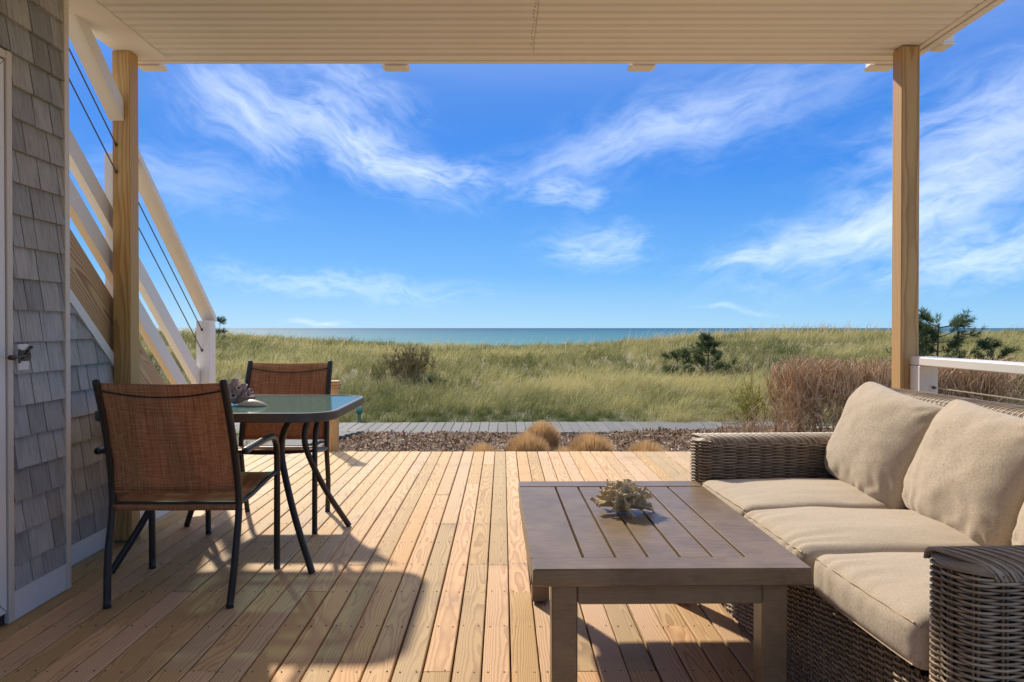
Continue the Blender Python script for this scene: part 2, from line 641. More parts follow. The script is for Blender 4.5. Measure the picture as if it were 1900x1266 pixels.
def mat_fabric():
    m, t, out = new_mat('beige_cushion_fabric')
    co = t.n('TexCoord').outputs['Object']
    s = t.n('SeparateXYZ', {0: co}).outputs
    a = t.noise(t.comb(t.m('MULTIPLY', s[0], 900), t.m('MULTIPLY', s[1], 120), t.m('MULTIPLY', s[2], 120)), 1.0, 2, .6)
    b = t.noise(t.comb(t.m('MULTIPLY', s[0], 120), t.m('MULTIPLY', s[1], 900), t.m('MULTIPLY', s[2], 900)), 1.0, 2, .6)
    w = t.m('MULTIPLY', t.m('ADD', a, b), .5)
    bl = t.noise(co, 7, 4, .6)
    wr = t.noise(co, 16, 3, .55, .6)
    col = t.ramp(w, [(.33, (.33, .262, .190)), (.5, (.475, .392, .298)), (.66, (.58, .495, .39))])
    col = t.mix(t.smooth(bl, .4, .8, 0, .22), col, (.36, .285, .205))
    p = princ(t, out, col, .9, w, .30, .0012, **{'Specular IOR Level': .15, 'Sheen Weight': .25, 'Sheen Roughness': .5})
    b2 = t.n('Bump', {'Strength': .18, 'Distance': .008, 'Height': wr})
    bn = [x for x in t.t.nodes if x.type == 'BUMP' and x != b2][0]
    t.link(b2.outputs[0], bn.inputs['Normal'])
    return m


M_fabric = mat_fabric()
M_seam = mat_simple('seam_thread', (.44, .35, .25), .9)


def mat_leaf(name, a, b, transl=.35, rough=.6):
    m, t, out = new_mat(name)
    tint = t.n('Attribute', attribute_name='tint').outputs['Fac']
    col = t.mix(tint, a, b)
    d = t.n('BsdfPrincipled', {'Base Color': col, 'Roughness': rough, 'Specular IOR Level': .25})
    tr = t.n('BsdfTranslucent', {'Color': col})
    mx = t.n('MixShader', {0: transl, 1: d.outputs[0], 2: tr.outputs[0]})
    t.link(mx.outputs[0], out.inputs[0])
    return m


M_grass = mat_leaf('dune_grass', (.090, .115, .032), (.55, .48, .215), .42)
M_gold = mat_leaf('golden_grass', (.36, .21, .085), (.78, .54, .27), .35)
M_needle = mat_leaf('pine_needle', (.035, .065, .024), (.17, .215, .085), .25)
M_juniper = mat_leaf('juniper_leaf', (.085, .085, .030), (.24, .20, .075), .2)
M_lime = mat_leaf('lime_leaf', (.14, .17, .025), (.36, .36, .06), .4)
M_twig = mat_leaf('brown_twig', (.30, .18, .085), (.85, .61, .37), .22, .75)
M_bark = mat_simple('bark', (.10, .075, .055), .9, 0, 60, .4, .6)


def mat_ground():
    m, t, out = new_mat('dune_ground')
    co = t.n('NewGeometry').outputs['Position']
    n = t.noise(co, 1.3, 6, .65)
    n2 = t.noise(co, 40, 3, .6)
    col = t.ramp(t.m('ADD', t.m('MULTIPLY', n, .6), t.m('MULTIPLY', n2, .4)), [(.3, (.22, .18, .10)), (.55, (.40, .33, .22)), (.8, (.50, .43, .31))])
    py_ = t.n('SeparateXYZ', {0: co}).outputs[1]
    moss = t.m('MULTIPLY', t.smooth(py_, 15.0, 12.6), t.smooth(py_, 11.5, 11.9))
    col = t.mix(t.m('MULTIPLY', moss, .85), col, (.065, .070, .028))
    princ(t, out, col, .95, n2, .6, .02)
    return m


def mat_mulch(name='bark_mulch'):
    m, t, out = new_mat(name)
    tint = t.n('Attribute', attribute_name='tint').outputs['Fac']
    col = t.ramp(tint, [(.0, (.10, .062, .038)), (.35, (.27, .175, .11)), (.7, (.46, .33, .23)), (1.0, (.75, .60, .45))])
    princ(t, out, col, .9, **{'Specular IOR Level': .1})
    return m


def mat_sea():
    m, t, out = new_mat('sea_water')
    pos = t.n('NewGeometry').outputs['Position']
    s = t.n('SeparateXYZ', {0: pos}).outputs
    d = t.m('LOGARITHM', t.m('MAXIMUM', s[1], 1.0), 10.0)
    n = t.noise(t.comb(t.m('MULTIPLY', s[0], .0012), t.m('MULTIPLY', s[1], .004), 0.0), 1.0, 3, .5)
    k = t.m('ADD', d, t.m('MULTIPLY', t.m('SUBTRACT', n, .5), .35))
    col = t.ramp(t.m('DIVIDE', t.m('SUBTRACT', k, 2.3), 2.2), [(0.0, (.10, .245, .235)), (.16, (.055, .185, .235)), (.45, (.026, .118, .195)), (.85, (.013, .065, .13))])
    wv = t.noise(t.comb(t.m('MULTIPLY', s[0], .22), t.m('MULTIPLY', s[1], .6), 0.0), 1.0, 4, .6)
    princ(t, out, col, .6, wv, .5, .6, **{'Specular IOR Level': .06})
    return m


def mat_walk():
    m, t, out = new_mat('grey_boardwalk')
    co = t.n('TexCoord').outputs['Object']
    s = t.n('SeparateXYZ', {0: co}).outputs
    rnd = t.n('ObjectInfo').outputs['Random']
    g = t.noise(t.comb(t.m('MULTIPLY', s[0], 90), t.m('ADD', t.m('MULTIPLY', s[1], 4), t.m('MULTIPLY', rnd, 30)), s[2]), 1.0, 4, .6)
    col = t.ramp(g, [(.3, (.10, .097, .092)), (.7, (.175, .168, .16))])
    hsv = t.n('HueSaturation', {'Hue': .5, 'Saturation': 1, 'Value': t.m('MULTIPLY_ADD', rnd, .25, .88), 'Fac': 1, 'Color': col}).outputs[0]
    princ(t, out, hsv, .8, g, .3, .001)
    return m


M_walk = mat_walk()

# ------------------------------------------------------------------ terrain
CREST_PX = [(-400, 596), (100, 600), (300, 607), (430, 612), (520, 619), (640, 628), (800, 633), (1000, 635), (1120, 631), (1200, 623),
            (1280, 615), (1350, 609), (1450, 604), (1560, 602), (1650, 604), (1760, 614), (1830, 612), (1900, 607), (2100, 600), (2600, 598)]
YC = 32.0
CX = [(p - 933) / 1380 * YC for p, q in CREST_PX]
CZ = [1.08 - (q - 609) * YC / 1380 - .46 for p, q in CREST_PX]


def ground_z(x, y):
    x, y = npv(x), npv(y)
    crest = np.interp(x, CX, CZ)
    t = np.clip((y - 12.3) / (YC - 12.3), 0, 1)
    rise = t * t * (3 - 2 * t) * .55 + t * .45
    base = -.47
    z = base + (crest - base) * rise
    hump = (fbm(x * .16, y * .2, 0, 3, 3) - .5) * 1.1 * np.clip((y - 12.5) / 6, 0, 1) * np.clip((YC + 6 - y) / 12, 0, 1)
    z = z + hump * (1 - .75 * np.exp(-((y - YC) / 6) ** 2))
    z = z + (fbm(x * .9, y * .9, 0, 9, 2) - .5) * .10 * np.clip((y - 12.5) / 3, 0, 1)
    drop = np.clip((y - YC - 2) / 40, 0, 1)
    z = z - drop * drop * (3 - 2 * drop) * (z + 6.6)
    # the bed between deck and walk lies a little lower towards the deck
    low = np.clip((10.4 - y) / 3.4, 0, 1)
    z = z - low * .13 * (y < 12) - .12 * np.clip((6.4 - y) / .6, 0, 1)
    return z


gx = np.concatenate([np.linspace(-150, -32, 24), np.linspace(-31, 31, 156), np.linspace(32, 150, 24)])
gy = np.concatenate([np.linspace(-60, 4, 14), np.linspace(4.5, 46, 130), np.linspace(47, 140, 40)])
GX, GY = np.meshgrid(gx, gy, indexing='ij')
mb = MB()
mb.grid(np.stack([GX, GY, ground_z(GX, GY)], -1))
tag(obj('ground', mb, mat_ground(), smooth=True), 'grassy sand dune rising towards the sea', 'ground', kind='structure')

mb = MB()
mb.add([(-40000, 60, -5), (40000, 60, -5), (40000, 45000, -5), (-40000, 45000, -5)], [[0, 1, 2, 3]])
tag(obj('sea', mb, mat_sea()), 'calm turquoise sea reaching the horizon', 'sea', kind='structure')

# mulch bed and its chips
bx = np.linspace(-3.2, 7.5, 90)
by = np.linspace(6.45, 11.0, 44)
BX, BY = np.meshgrid(bx, by, indexing='ij')


def far_edge(x):
    return 10.72 + .05 * np.sin(x * 1.3) + .10 * np.clip((npv(x) - .5) / 2.5, 0, 1.5)


def mulch_z(x, y):
    z = ground_z(x, y) + .02 + (fbm(npv(x) * 1.4, npv(y) * 1.4, 0, 21, 3) - .5) * .10
    return z + .07 * np.clip((npv(x) - 1.2) / 1.5, 0, 1) * np.clip((npv(y) - 9) / 1.5, 0, 1)


YY = 6.45 + (BY - 6.45) / (11.0 - 6.45) * (far_edge(BX) - 6.45)
mb = MB()
mb.grid(np.stack([BX, YY, mulch_z(BX, YY)], -1), tint=np.full(BX.shape, .10))
M_mulch = mat_mulch()
tag(obj('mulch_bed', mb, M_mulch, smooth=True), 'brown bark mulch bed in front of the deck', 'mulch bed', kind='structure')
n = 42000
px = RS.uniform(-3.1, 7.0, n)
py = 6.5 + RS.uniform(0, 1, n) * (far_edge(px) - 6.5)
c0 = np.stack([px, py, mulch_z(px, py) + RS.uniform(.0, .022, n)], -1)
yaw = RS.uniform(0, 6.283, n)
pit = RS.normal(0, .65, n)
L = RS.uniform(.012, .040, n)
W = RS.uniform(.004, .012, n)
ax = np.stack([np.cos(yaw) * np.cos(pit), np.sin(yaw) * np.cos(pit), np.sin(pit)], -1)
sd = np.stack([-np.sin(yaw), np.cos(yaw), RS.normal(0, .4, n)], -1)
V = np.stack([c0 - ax * L[:, None] - sd * W[:, None], c0 + ax * L[:, None] - sd * W[:, None] * .6,
              c0 + ax * L[:, None] * .8 + sd * W[:, None], c0 - ax * L[:, None] * .9 + sd * W[:, None] * .8], 1)
mb = MB()
mb.add(V.reshape(-1, 3), np.arange(4 * n).reshape(-1, 4), np.repeat(np.clip(RS.beta(1.6, 2.2, n), 0, 1), 4))
tag(obj('mulch', mb, M_mulch), 'loose brown bark chips covering the bed', 'mulch', kind='stuff')


# dune grass -----------------------------------------------------------------
def blades(px, py, pz, length, width, tint, lean_x, lean_y, curl):
    n = len(px)
    base = np.stack([px, py, pz], -1)
    d = np.stack([lean_x, lean_y, np.ones(n)], -1)
    d /= np.linalg.norm(d, axis=1)[:, None]
    h = np.stack([lean_x, lean_y, np.zeros(n)], -1)
    h /= np.linalg.norm(h, axis=1)[:, None] + 1e-9
    mid = base + d * (length * .55)[:, None]
    tip = mid + (d * (1 - curl)[:, None] + h * curl[:, None] - np.stack([0 * curl, 0 * curl, curl * .25], -1)) * (length * .5)[:, None]
    a = RS.uniform(0, 6.283, n)
    side = np.stack([np.cos(a), np.sin(a) * .4, np.zeros(n)], -1) * (width * .5)[:, None]
    V = np.stack([base - side, base + side, mid - side * .8, mid + side * .8, tip], 1).reshape(-1, 3)
    o = np.arange(n)[:, None] * 5
    F4 = o + np.array([[0, 1, 3, 2]])
    F3 = o + np.array([[2, 3, 4]])
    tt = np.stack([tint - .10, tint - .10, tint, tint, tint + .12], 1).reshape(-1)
    return V, [F4, F3], np.clip(tt, 0, 1)


def in_walk_zone(x, y):
    return y < 11.95 + .12 * np.sin(x * 5.1) * .5


mb = MB()
n = 330000
u_ = RS.uniform(0, 1, n)
y0, y1 = 11.9, 44.0
gy_ = 1 / (1 / y0 - u_ * (1 / y0 - 1 / y1))
gy_ = np.where(RS.uniform(0, 1, n) < .25, RS.uniform(y0, y1, n), gy_)
gx_ = RS.uniform(-1, 1, n) * (gy_ * .80 + 1.5)
# gather towards clumps
cxn = np.round(gx_ * 2.2 + RS.normal(0, .2, n)) / 2.2 + (vnoise(np.round(gx_ * 2.2), np.round(gy_ * 2.2), 0, 5) - .5) * .5
cyn = np.round(gy_ * 2.2 + RS.normal(0, .2, n)) / 2.2 + (vnoise(np.round(gx_ * 2.2), np.round(gy_ * 2.2), 3, 6) - .5) * .5
pull = RS.uniform(0, .92, n)
gx_, gy_ = gx_ + (cxn - gx_) * pull, np.maximum(gy_ + (cyn - gy_) * pull, 11.9 + RS.uniform(0, .12, n))
near = np.clip((gy_ - 12.0) / 3.2, 0, 1)
patch = fbm(gx_ * .33, gy_ * .33, 0, 31, 3)
patch2 = fbm(gx_ * 1.1, gy_ * 1.1, 0, 41, 2)
length = (.16 + .36 * near + .22 * (patch2 - .5)) * RS.uniform(.6, 1.25, n)
cell = vnoise(np.round(gx_ * 2.2) * 1.7, np.round(gy_ * 2.2) * 1.7, 0, 77)
cell2 = vnoise(np.round(gx_ * 2.2) * 1.3, np.round(gy_ * 2.2) * 1.9, 0, 88)
length = np.clip(length * (.72 + .75 * cell ** 2), .08, .95)
width = np.maximum(.005, gy_ * .00052) * RS.uniform(.7, 1.3, n)
tint = .02 + near * .42 + (patch - .5) * 1.7 + (patch2 - .5) * .6 + RS.normal(0, .24, n) + (cell2 - .5) * .55
lx = .45 + (fbm(gx_ * .5, gy_ * .5, 0, 51, 2) - .5) * 1.5 + RS.normal(0, .42, n)
ly = RS.normal(-.08, .40, n)
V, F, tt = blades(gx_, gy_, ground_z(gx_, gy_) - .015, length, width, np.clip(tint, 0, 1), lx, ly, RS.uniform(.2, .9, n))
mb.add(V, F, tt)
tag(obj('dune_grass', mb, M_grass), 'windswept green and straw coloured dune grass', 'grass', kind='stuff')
# lawn patch right and left of the deck
mb = MB()
n = 60000
side_ = RS.uniform(0, 1, n) < .6
gx_ = np.where(side_, RS.uniform(5.5, 14, n), RS.uniform(-11, -3.0, n))
gy_ = RS.uniform(5.2, 11.9, n)
keep = ~((gx_ > 4.0) & (gx_ < 7.0) & (gy_ < 11.0) & (gy_ > 6.4))
keep &= ~((gx_ < -2.2) & (gy_ > 10.3))
gx_, gy_ = gx_[keep], gy_[keep]
n = len(gx_)
p2 = fbm(gx_ * .7, gy_ * .7, 0, 61, 3)
V, F, tt = blades(gx_, gy_, ground_z(gx_, gy_) - .01, RS.uniform(.15, .42, n), np.full(n, .007), np.clip(.3 + (p2 - .5) * 1.2 + RS.normal(0, .15, n), 0, 1),
                  .3 + RS.normal(0, .4, n), RS.normal(0, .4, n), RS.uniform(.2, .9, n))
mb.add(V, F, tt)
tag(obj('side_grass', mb, M_grass), 'rough grass growing beside the deck and hedge', 'grass', kind='stuff')
# seed heads along the right crest
mb = MB()
n = 230
gx_ = np.where(RS.uniform(0, 1, n) < .75, RS.uniform(5.5, 17, n), RS.uniform(-12, 6, n))
gy_ = RS.uniform(28, 34, n)
V, F, tt = blades(gx_, gy_, ground_z(gx_, gy_) + .2, RS.uniform(.35, .75, n), np.full(n, .02), np.full(n, .9), .3 + RS.normal(0, .25, n), RS.normal(0, .2, n), RS.uniform(.1, .4, n))
mb.add(V, F, tt)
tag(obj('seed_grass', mb, M_twig), 'tall brown seed stalks standing along the dune crest', 'grass', kind='stuff')

# ------------------------------------------------------------------ boardwalk
wk = tag(obj('boardwalk', MB().box(-9, 5.2, 10.78, 10.83, -.56, -.455, .003).box(-9, 5.2, 11.78, 11.83, -.56, -.455, .003), M_walk), 'grey plank boardwalk between mulch bed and dune grass', 'boardwalk', kind='structure')
me = MB().box(-.066, .066, -.60, .60, -.03, 0, .003).mesh('plank')
for i in range(98):
    x = -8.9 + i * .139
    o = obj('plank', me, M_walk, wk, (x, 11.30 + .06 * math.sin(x * .55) + random.uniform(-.006, .006), -.425 + random.uniform(-.002, .002)))
    o.rotation_euler.z = R(random.uniform(-.3, .3))
sp = tag(obj('step_landing', MB().box(-3.6, -2.32, 9.3, 10.68, -.60, -.425, .004), mat_simple('weathered_skirt', (.13, .115, .10), .85, 0, 30, .4, .5)), 'grey landing joining boardwalk and deck steps', 'landing', kind='structure')
me = MB().box(-.70, .70, -.066, .066, 0, .032, .003).mesh('plank')
for i in range(10):
    o = obj('plank', me, M_walk, sp, (-2.93 + .055 * (i - 5), 9.38 + i * .139, -.421))

# ------------------------------------------------------------------ deck
PITCH, X0 = .0925, .0247
deck = tag(obj('deck', MB().box(-3.3, 2.75, -.6, 6.47, -.20, -.045, .004), mat_simple('deck_joists', (.10, .065, .04), .9)), 'pale pine plank deck of the covered porch', 'deck', kind='structure')
JOIST0, JSP = 2.33, .354
fixed = {-12: 2.33, -8: 3.38, -6: 4.45, -4: 4.09, -3: 2.33, -1: 3.38, 0: 3.03, 2: 2.33, 4: 2.33, 6: 2.69, -16: 2.69, -20: 3.38}


def board_mb(L, w):
    b = .003
    pr = [(-w / 2, -.025), (w / 2, -.025), (w / 2, -b), (w / 2 - b, 0), (-w / 2 + b, 0), (-w / 2, -b)]
    return MB().prism(pr, 1, -L / 2, L / 2)


nails = MB()
na = np.arange(6) * np.pi / 3
rows = range(-35, 29)
for r in rows:
    xl = X0 + r * PITCH
    xc = xl + PITCH / 2
    if xc < -3.2 or xc > 2.7:
        continue
    cuts = [-.6]
    j = fixed.get(r, JOIST0 + JSP * random.choice([-1, 0, 1, 2, 3, 4, 5, 6, 7, 8]))
    cuts.append(j)
    if j < 3.4 and random.random() < .55:
        cuts.append(j + JSP * random.choice([5, 6, 7, 8]))
    elif j > 4.2 and random.random() < .6:
        cuts.append(j - JSP * random.choice([5, 6, 7]))
    front = 6.50 - .004 * r * 0
    cuts = sorted(c for c in set(cuts) if c < 6.3) + [front + random.uniform(-.004, .004)]
    for a, b in zip(cuts, cuts[1:]):
        L = b - a - .003
        o = obj('board', board_mb(L, PITCH - random.uniform(.0045, .0068)), M_deck, deck, (xc + random.uniform(-.0011, .0011), (a + b) / 2, random.uniform(-.0012, .0012)))
    for k in range(-4, 13):
        y = JOIST0 + k * JSP
        if y > 6.45:
            continue
        for s in (-.026, .026):
            cx_, cy_ = xc + s + random.uniform(-.003, .003), y + random.uniform(-.008, .008)
            P = np.stack([cx_ + .0028 * np.cos(na), cy_ + .0028 * np.sin(na), np.full(6, .0016)], -1)
            P2 = P.copy()
            P2[:, 2] = -.006
            nails.add(np.vstack([P, P2]), [[list(range(6))], [[(i + 1) % 6, i, i + 6, (i + 1) % 6 + 6] for i in range(6)]])
obj('nail', nails, M_nail, deck, kind='stuff')

# ------------------------------------------------------------------ shingled wall at the left
Z0S, EXP = .085, .118


def shingle(mbx, X, y0, y1, z0, out=.014, clip=None):
    """one tapered shingle on a wall that faces +X; butt edge proud at z0"""
    z1 = z0 + EXP + .012
    poly = [(y0, z0), (y1, z0), (y1, z1), (y0, z1)]
    if clip is not None:
        poly = clip(poly)
        if len(poly) < 3:
            return False
    n = len(poly)
    V = [(X - .012, p[0], p[1]) for p in poly] + [(X + out - (out - .002) * (p[1] - z0) / (z1 - z0), p[0], p[1]) for p in poly]
    side = [[i, (i + 1) % n, n + (i + 1) % n, n + i] for i in range(n)]
    mbx.add(V, [side, [list(range(n))[::-1], list(range(n, 2 * n))]])
    return True


wall = thing('shingled_wall', 'grey shingled wall with white door and cream corner strip', 'wall', (-1.84, 1.6, 0))
WL = Vector((1.84, -1.6, 0))
obj('wall_core', MB().box(-1.95, -1.815, -.6, 3.06, 0, 2.466, .002), mat_simple('wall_sheathing', (.03, .028, .026), .9), wall, WL)
XW = -1.815
DY0, DY1, DZ1 = 1.86, 2.70, 2.055


def course(y0, y1, z0, parent, X, off, clip=None, wmin=.075, wmax=.15):
    y = y0 - random.uniform(0, .1)
    while y < y1 - .004:
        w = random.uniform(wmin, wmax)
        if random.random() < .12:
            w *= 1.5
        a, b = max(y, y0), min(y + w - .0055, y1)
        if y1 - b < .02:
            b = y1
        if b - a > .015:
            m_ = MB()
            if shingle(m_, X, a, b, z0 + random.uniform(-.0008, .0008), .022 + random.uniform(-.002, .002), clip):
                obj('shingle', m_, M_shingle, parent, off)
        y = b + .0055 if b < y1 else y1


for k in range(0, 21):
    z0 = 1.383 - .118 * 11 + .118 * k
    if z0 > 2.42:
        break
    z0 = max(z0, .1135)
    if z0 + .05 < DZ1:
        course(DY1 + .033, 3.05, z0, wall, XW, WL)
        if z0 > .5 and k % 1 == 0:
            course(1.62, DY0 - .033, z0, wall, XW, WL, None, .10, .18)
    else:
        course(1.62, 3.05, z0, wall, XW, WL)
obj('baseboard', MB().box(-1.815, -1.797, DY1 + .03, 3.052, .002, .112, .002), M_trim_w, wall, WL)
obj('corner_trim', MB().box(-1.93, -1.793, 3.052, 3.085, .002, 2.466, .002), M_jamb, wall, WL)
obj('door_casing', MB().box(-1.86, -1.796, DY1, DY1 + .03, .002, DZ1 + .032, .002).box(-1.86, -1.796, DY0 - .03, DY0, .002, DZ1 + .032, .002)
    .box(-1.86, -1.7975, DY0 + .0005, DY1 - .0005, DZ1, DZ1 + .03, .002), M_jamb, wall, WL)
dr = obj('door', MB().box(-1.85, -1.812, DY0 + .006, DY1 - .006, .045, DZ1 - .006, .002), M_door, wall, WL)
s_ = .095
ya, yb, za, zb = DY0 + .007, DY1 - .007, .046, DZ1 - .007
for poly in ([(yb, za), (yb, zb), (yb - s_, zb - s_), (yb - s_, za + s_)], [(ya, za), (ya + s_, za + s_), (ya + s_, zb - s_), (ya, zb)],
             [(ya, zb), (ya + s_, zb - s_), (yb - s_, zb - s_), (yb, zb)], [(ya, za), (yb, za), (yb - s_, za + s_), (ya + s_, za + s_)]):
    c_ = npv(poly).mean(0)
    q = [tuple(npv(p) + (c_ - npv(p)) * .004) for p in poly]
    obj('door_frame', MB().prism(q, 0, -1.813, -1.802), M_door, dr)
lat = obj('door_latch', MB().box(-1.815, -1.790, 2.835, 2.895, .922, 1.020, .003), M_white, wall, WL + Vector((0, -.085, 0)))
br = MB()
br.box(-1.790, -1.787, 2.832, 2.895, .957, .998, .001)
br.prism([(2.872, .998), (2.893, .998), (2.905, 1.012), (2.897, 1.013)], 0, -1.789, -1.782)
br.prism([(2.845, .960), (2.893, .960), (2.896, .975), (2.888, 1.004), (2.876, .992), (2.862, .978)], 0, -1.786, -1.782)
br.tube([(-1.785, 2.832, .950), (-1.785, 2.832, 1.002)], .004, 8)
for (yy_, zz_) in ((2.838, .963), (2.838, .992), (2.880, .982), (2.899, 1.007)):
    br.tube([(-1.790, yy_, zz_), (-1.779, yy_, zz_)], .0036, 8)
obj('bracket', br, M_brass, lat)
obj('latch_rod', MB().tube([(-1.776, 2.868, .977), (-1.768, 2.82, .976), (-1.762, 2.757, .974)], .0042, 8), M_brass, lat, smooth=True)
obj('roller', MB().tube([(-1.762, 2.738, .974), (-1.762, 2.742, .974), (-1.762, 2.768, .974), (-1.762, 2.772, .974)], [.0065, .009, .009, .0065], 12), M_rust, lat, smooth=True)

# ------------------------------------------------------------------ staircase
XS = -1.97


def zb_(y):                       # underside of the stringer
    return 1.287 - .82 * (y - 3.32)


stair = thing('staircase', 'outdoor staircase with white cable railing over a shingled skirt', 'staircase', (-2.4, 4.0, 0))
SL = Vector((2.4, -4.0, 0))


def sloped(mbx, y0, y1, d0, d1, xa, xb, b=0.002, plumb=True):
    mbx.prism([(y0, zb_(y0) + d0), (y1, zb_(y1) + d0), (y1, zb_(y1) + d1), (y0, zb_(y0) + d1)], 0, xa, xb)
    return mbx


st_me = MB().prism([(-1.30, 1.066), (1.20, -.984), (1.20, -.674), (-1.30, 1.376)], 0, -.018, .018).mesh('stringer')
# a stringer whose long axis lies along the slope keeps the grain along it
SA = math.atan(.82)
Ls = 3.55
for xs in (XS - .022, -2.95):
    m_ = MB().prism([(-1.80, -.119), (1.48, -.119), (1.70, .145 - .03), (1.48, .119), (-1.80, .119)][0:0] or [(-1.90, -.119), (1.46, -.119), (1.46 + .119 / math.tan(SA) * .0 + .10, -.119 + .10 * math.tan(math.pi / 2 - SA) * .0 + .0), (1.46 + .20, .119), (-1.90, .119)], 0, -.019, .019)
    o = obj('stringer', m_, M_string, stair)
    o.location = Vector((xs, 3.40, zb_(3.40) + .155)) + SL
    o.rotation_euler = (-SA, 0, 0)
tw = []
for i in range(14):
    y = 4.80 - i * .205
    z = .165 + i * .168
    obj('tread', MB().box(-2.93, XS - .042, y - .21, y + .03, z - .032, z, .003), M_string, stair, SL)
obj('stringer_trim', sloped(MB(), 3.06, 4.62, -.062, -.002, XS, XS + .022), M_white, stair, SL)
for d0, d1, nm in ((.43, .545, 'lower_rail'), (.655, .77, 'middle_rail')):
    obj(nm, sloped(MB(), 2.6, 3.817, d0, d1, XS - .045, XS - .005), M_white, stair, SL)
    obj(nm, sloped(MB(), 3.913, 4.848, d0, d1, XS - .045, XS - .005), M_white, stair, SL)
obj('handrail', sloped(MB(), 2.6, 3.7205, 1.156, 1.253, -1.963, -1.890), M_white, stair, SL)
obj('handrail', sloped(MB(), 3.8125, 4.955, 1.172, 1.215, -1.998, -1.910), M_white, stair, SL)
obj('rail_post', MB().box(-2.045, -1.956, 3.822, 3.908, .75, 1.98, .003), M_white, stair, SL)
obj('newel_post', MB().box(-2.0, -1.912, 4.85, 4.938, .002, 1.128, .003).box(-1.998, -1.914, 4.940, 4.956, .002, 1.105, .002), M_white, stair, SL)
for d in (.900, 1.035):
    obj('cable', MB().tube([(-1.930, 2.6, zb_(2.6) + d), (-1.930, 3.722, zb_(3.722) + d)], .0032, 6), M_steel, stair, SL)
    obj('cable_fitting', MB().tube([(-1.930, 3.722, zb_(3.722) + d), (-1.930, 3.712, zb_(3.712) + d)], .008, 10), M_steel, stair, SL)
    obj('cable', MB().tube([(-1.962, 3.90, zb_(3.90) + d), (-1.962, 4.852, zb_(4.852) + d)], .0032, 6), M_steel, stair, SL)
    obj('cable_fitting', MB().tube([(-1.962, 4.853, zb_(4.852) + d), (-1.962, 4.843, zb_(4.842) + d)], .008, 10), M_steel, stair, SL)
obj('skirt_core', MB().prism([(3.086, .002), (4.85, .002), (3.086, zb_(3.086) - .012)], 0, XS - .06, XS - .006), mat_simple('skirt_sheathing', (.03, .028, .026), .9), stair, SL)


def clip_slope(poly):
    out = []
    f = lambda p: zb_(p[0]) - .066 - p[1]
    for i in range(len(poly)):
        a, b = poly[i], poly[(i + 1) % len(poly)]
        fa, fb = f(a), f(b)
        if fa >= 0:
            out.append(a)
        if (fa >= 0) != (fb >= 0):
            t = fa / (fa - fb)
            out.append((a[0] + (b[0] - a[0]) * t, a[1] + (b[1] - a[1]) * t))
    return out


for k in range(12):
    z0 = 1.383 - .118 * 11 + .118 * k
    z0 = max(z0, .0995)
    ymax = min(4.8, 3.32 + (1.287 - .066 - z0) / .82)
    if ymax > 3.1:
        course(3.088, ymax, z0, stair, XS, SL, clip_slope, .07, .15)
obj('baseboard', MB().box(XS - .01, XS + .018, 3.088, 4.72, .002, .098, .002), M_trim_w, stair, SL)

# ------------------------------------------------------------------ porch roof
CEIL = 2.47
roof = thing('porch_roof', 'cream ribbed porch ceiling with white edge boards', 'roof', (0, 2, CEIL))
RL = Vector((0, -2, -CEIL))
obj('deck_slab', MB().box(-1.94, 2.115, -.6, 3.90, CEIL + .02, CEIL + .26, .004), M_cream, roof, RL)
for side, (xa, xb) in enumerate(((-1.722, .152), (.154, 2.045))):
    w = xb - xa
    me = MB()
    pr = [(-.034, .022), (-.034, .007), (-.030, 0.0), (.015, 0.0), (.018, .008), (.022, .008), (.025, 0.0), (.032, 0.0), (.034, .003), (.034, .022)]
    me.prism(pr, 0, -w / 2, w / 2)
    me = me.mesh('soffit_strip')
    for i in range(61):
        y = 3.758 - i * .0715
        o = obj('soffit_strip', me, M_cream, roof, Vector(((xa + xb) / 2, y, CEIL + random.uniform(-.0015, .0012))) + RL)
        o.rotation_euler = (R(random.uniform(-1.0, 1.0)), 0, R(random.uniform(-.04, .04)))
obj('soffit_board', MB().box(-1.945, -1.726, -.6, 3.90, CEIL - .004, CEIL + .019, .003), M_cream, roof, RL)
obj('front_fascia', MB().box(-1.724, 2.05, 3.798, 3.86, CEIL - .004, CEIL + .018, .003).box(-1.95, 2.12, 3.862, 3.90, CEIL - .010, CEIL + .27, .003), M_cream, roof, RL)
obj('side_fascia', MB().box(2.050, 2.082, -.6, 3.797, CEIL - .003, CEIL + .019, .003).box(2.085, 2.123, -.6, 3.859, CEIL - .010, CEIL + .27, .003), M_cream, roof, RL)
obj('side_fascia', MB().box(-1.985, -1.947, 1.0, 3.858, CEIL + .035, CEIL + .27, .003), M_cream, roof, RL)


def bracket(cx, cy, hx, hy):
    m_ = MB()
    m_.box(cx - hx, cx + hx, cy - hy, cy + hy, CEIL - .008, CEIL + .27, .002)
    m_.prism([(cx - hx - .014, CEIL - .0085), (cx - hx, CEIL - .0175), (cx + hx, CEIL - .0175), (cx + hx + .014, CEIL - .0085)], 1, cy - hy, cy + hy)
    m_.box(cx - .045, cx + .045, cy - .045, cy + .045, CEIL + .271, CEIL + 1.25, .003)
    return m_


for cx_ in (-1.86, -.565, .735, 2.0):
    obj('railing_post', bracket(cx_, 3.95, .058, .045), M_cream, roof, RL)
obj('railing_post', bracket(2.158, 3.66, .026, .05), M_cream, roof, RL)
obj('railing_post', bracket(2.158, 2.3, .026, .05), M_cream, roof, RL)
dots = MB()
for i in range(16):
    dots.tube([(.139 + .003 * math.sin(i), 3.12 + i * .036, CEIL - .004), (.139 + .003 * math.sin(i), 3.12 + i * .036, CEIL + .003)], .0018, 6)
obj('soffit_nail', dots, M_nail, roof, RL, kind='stuff')


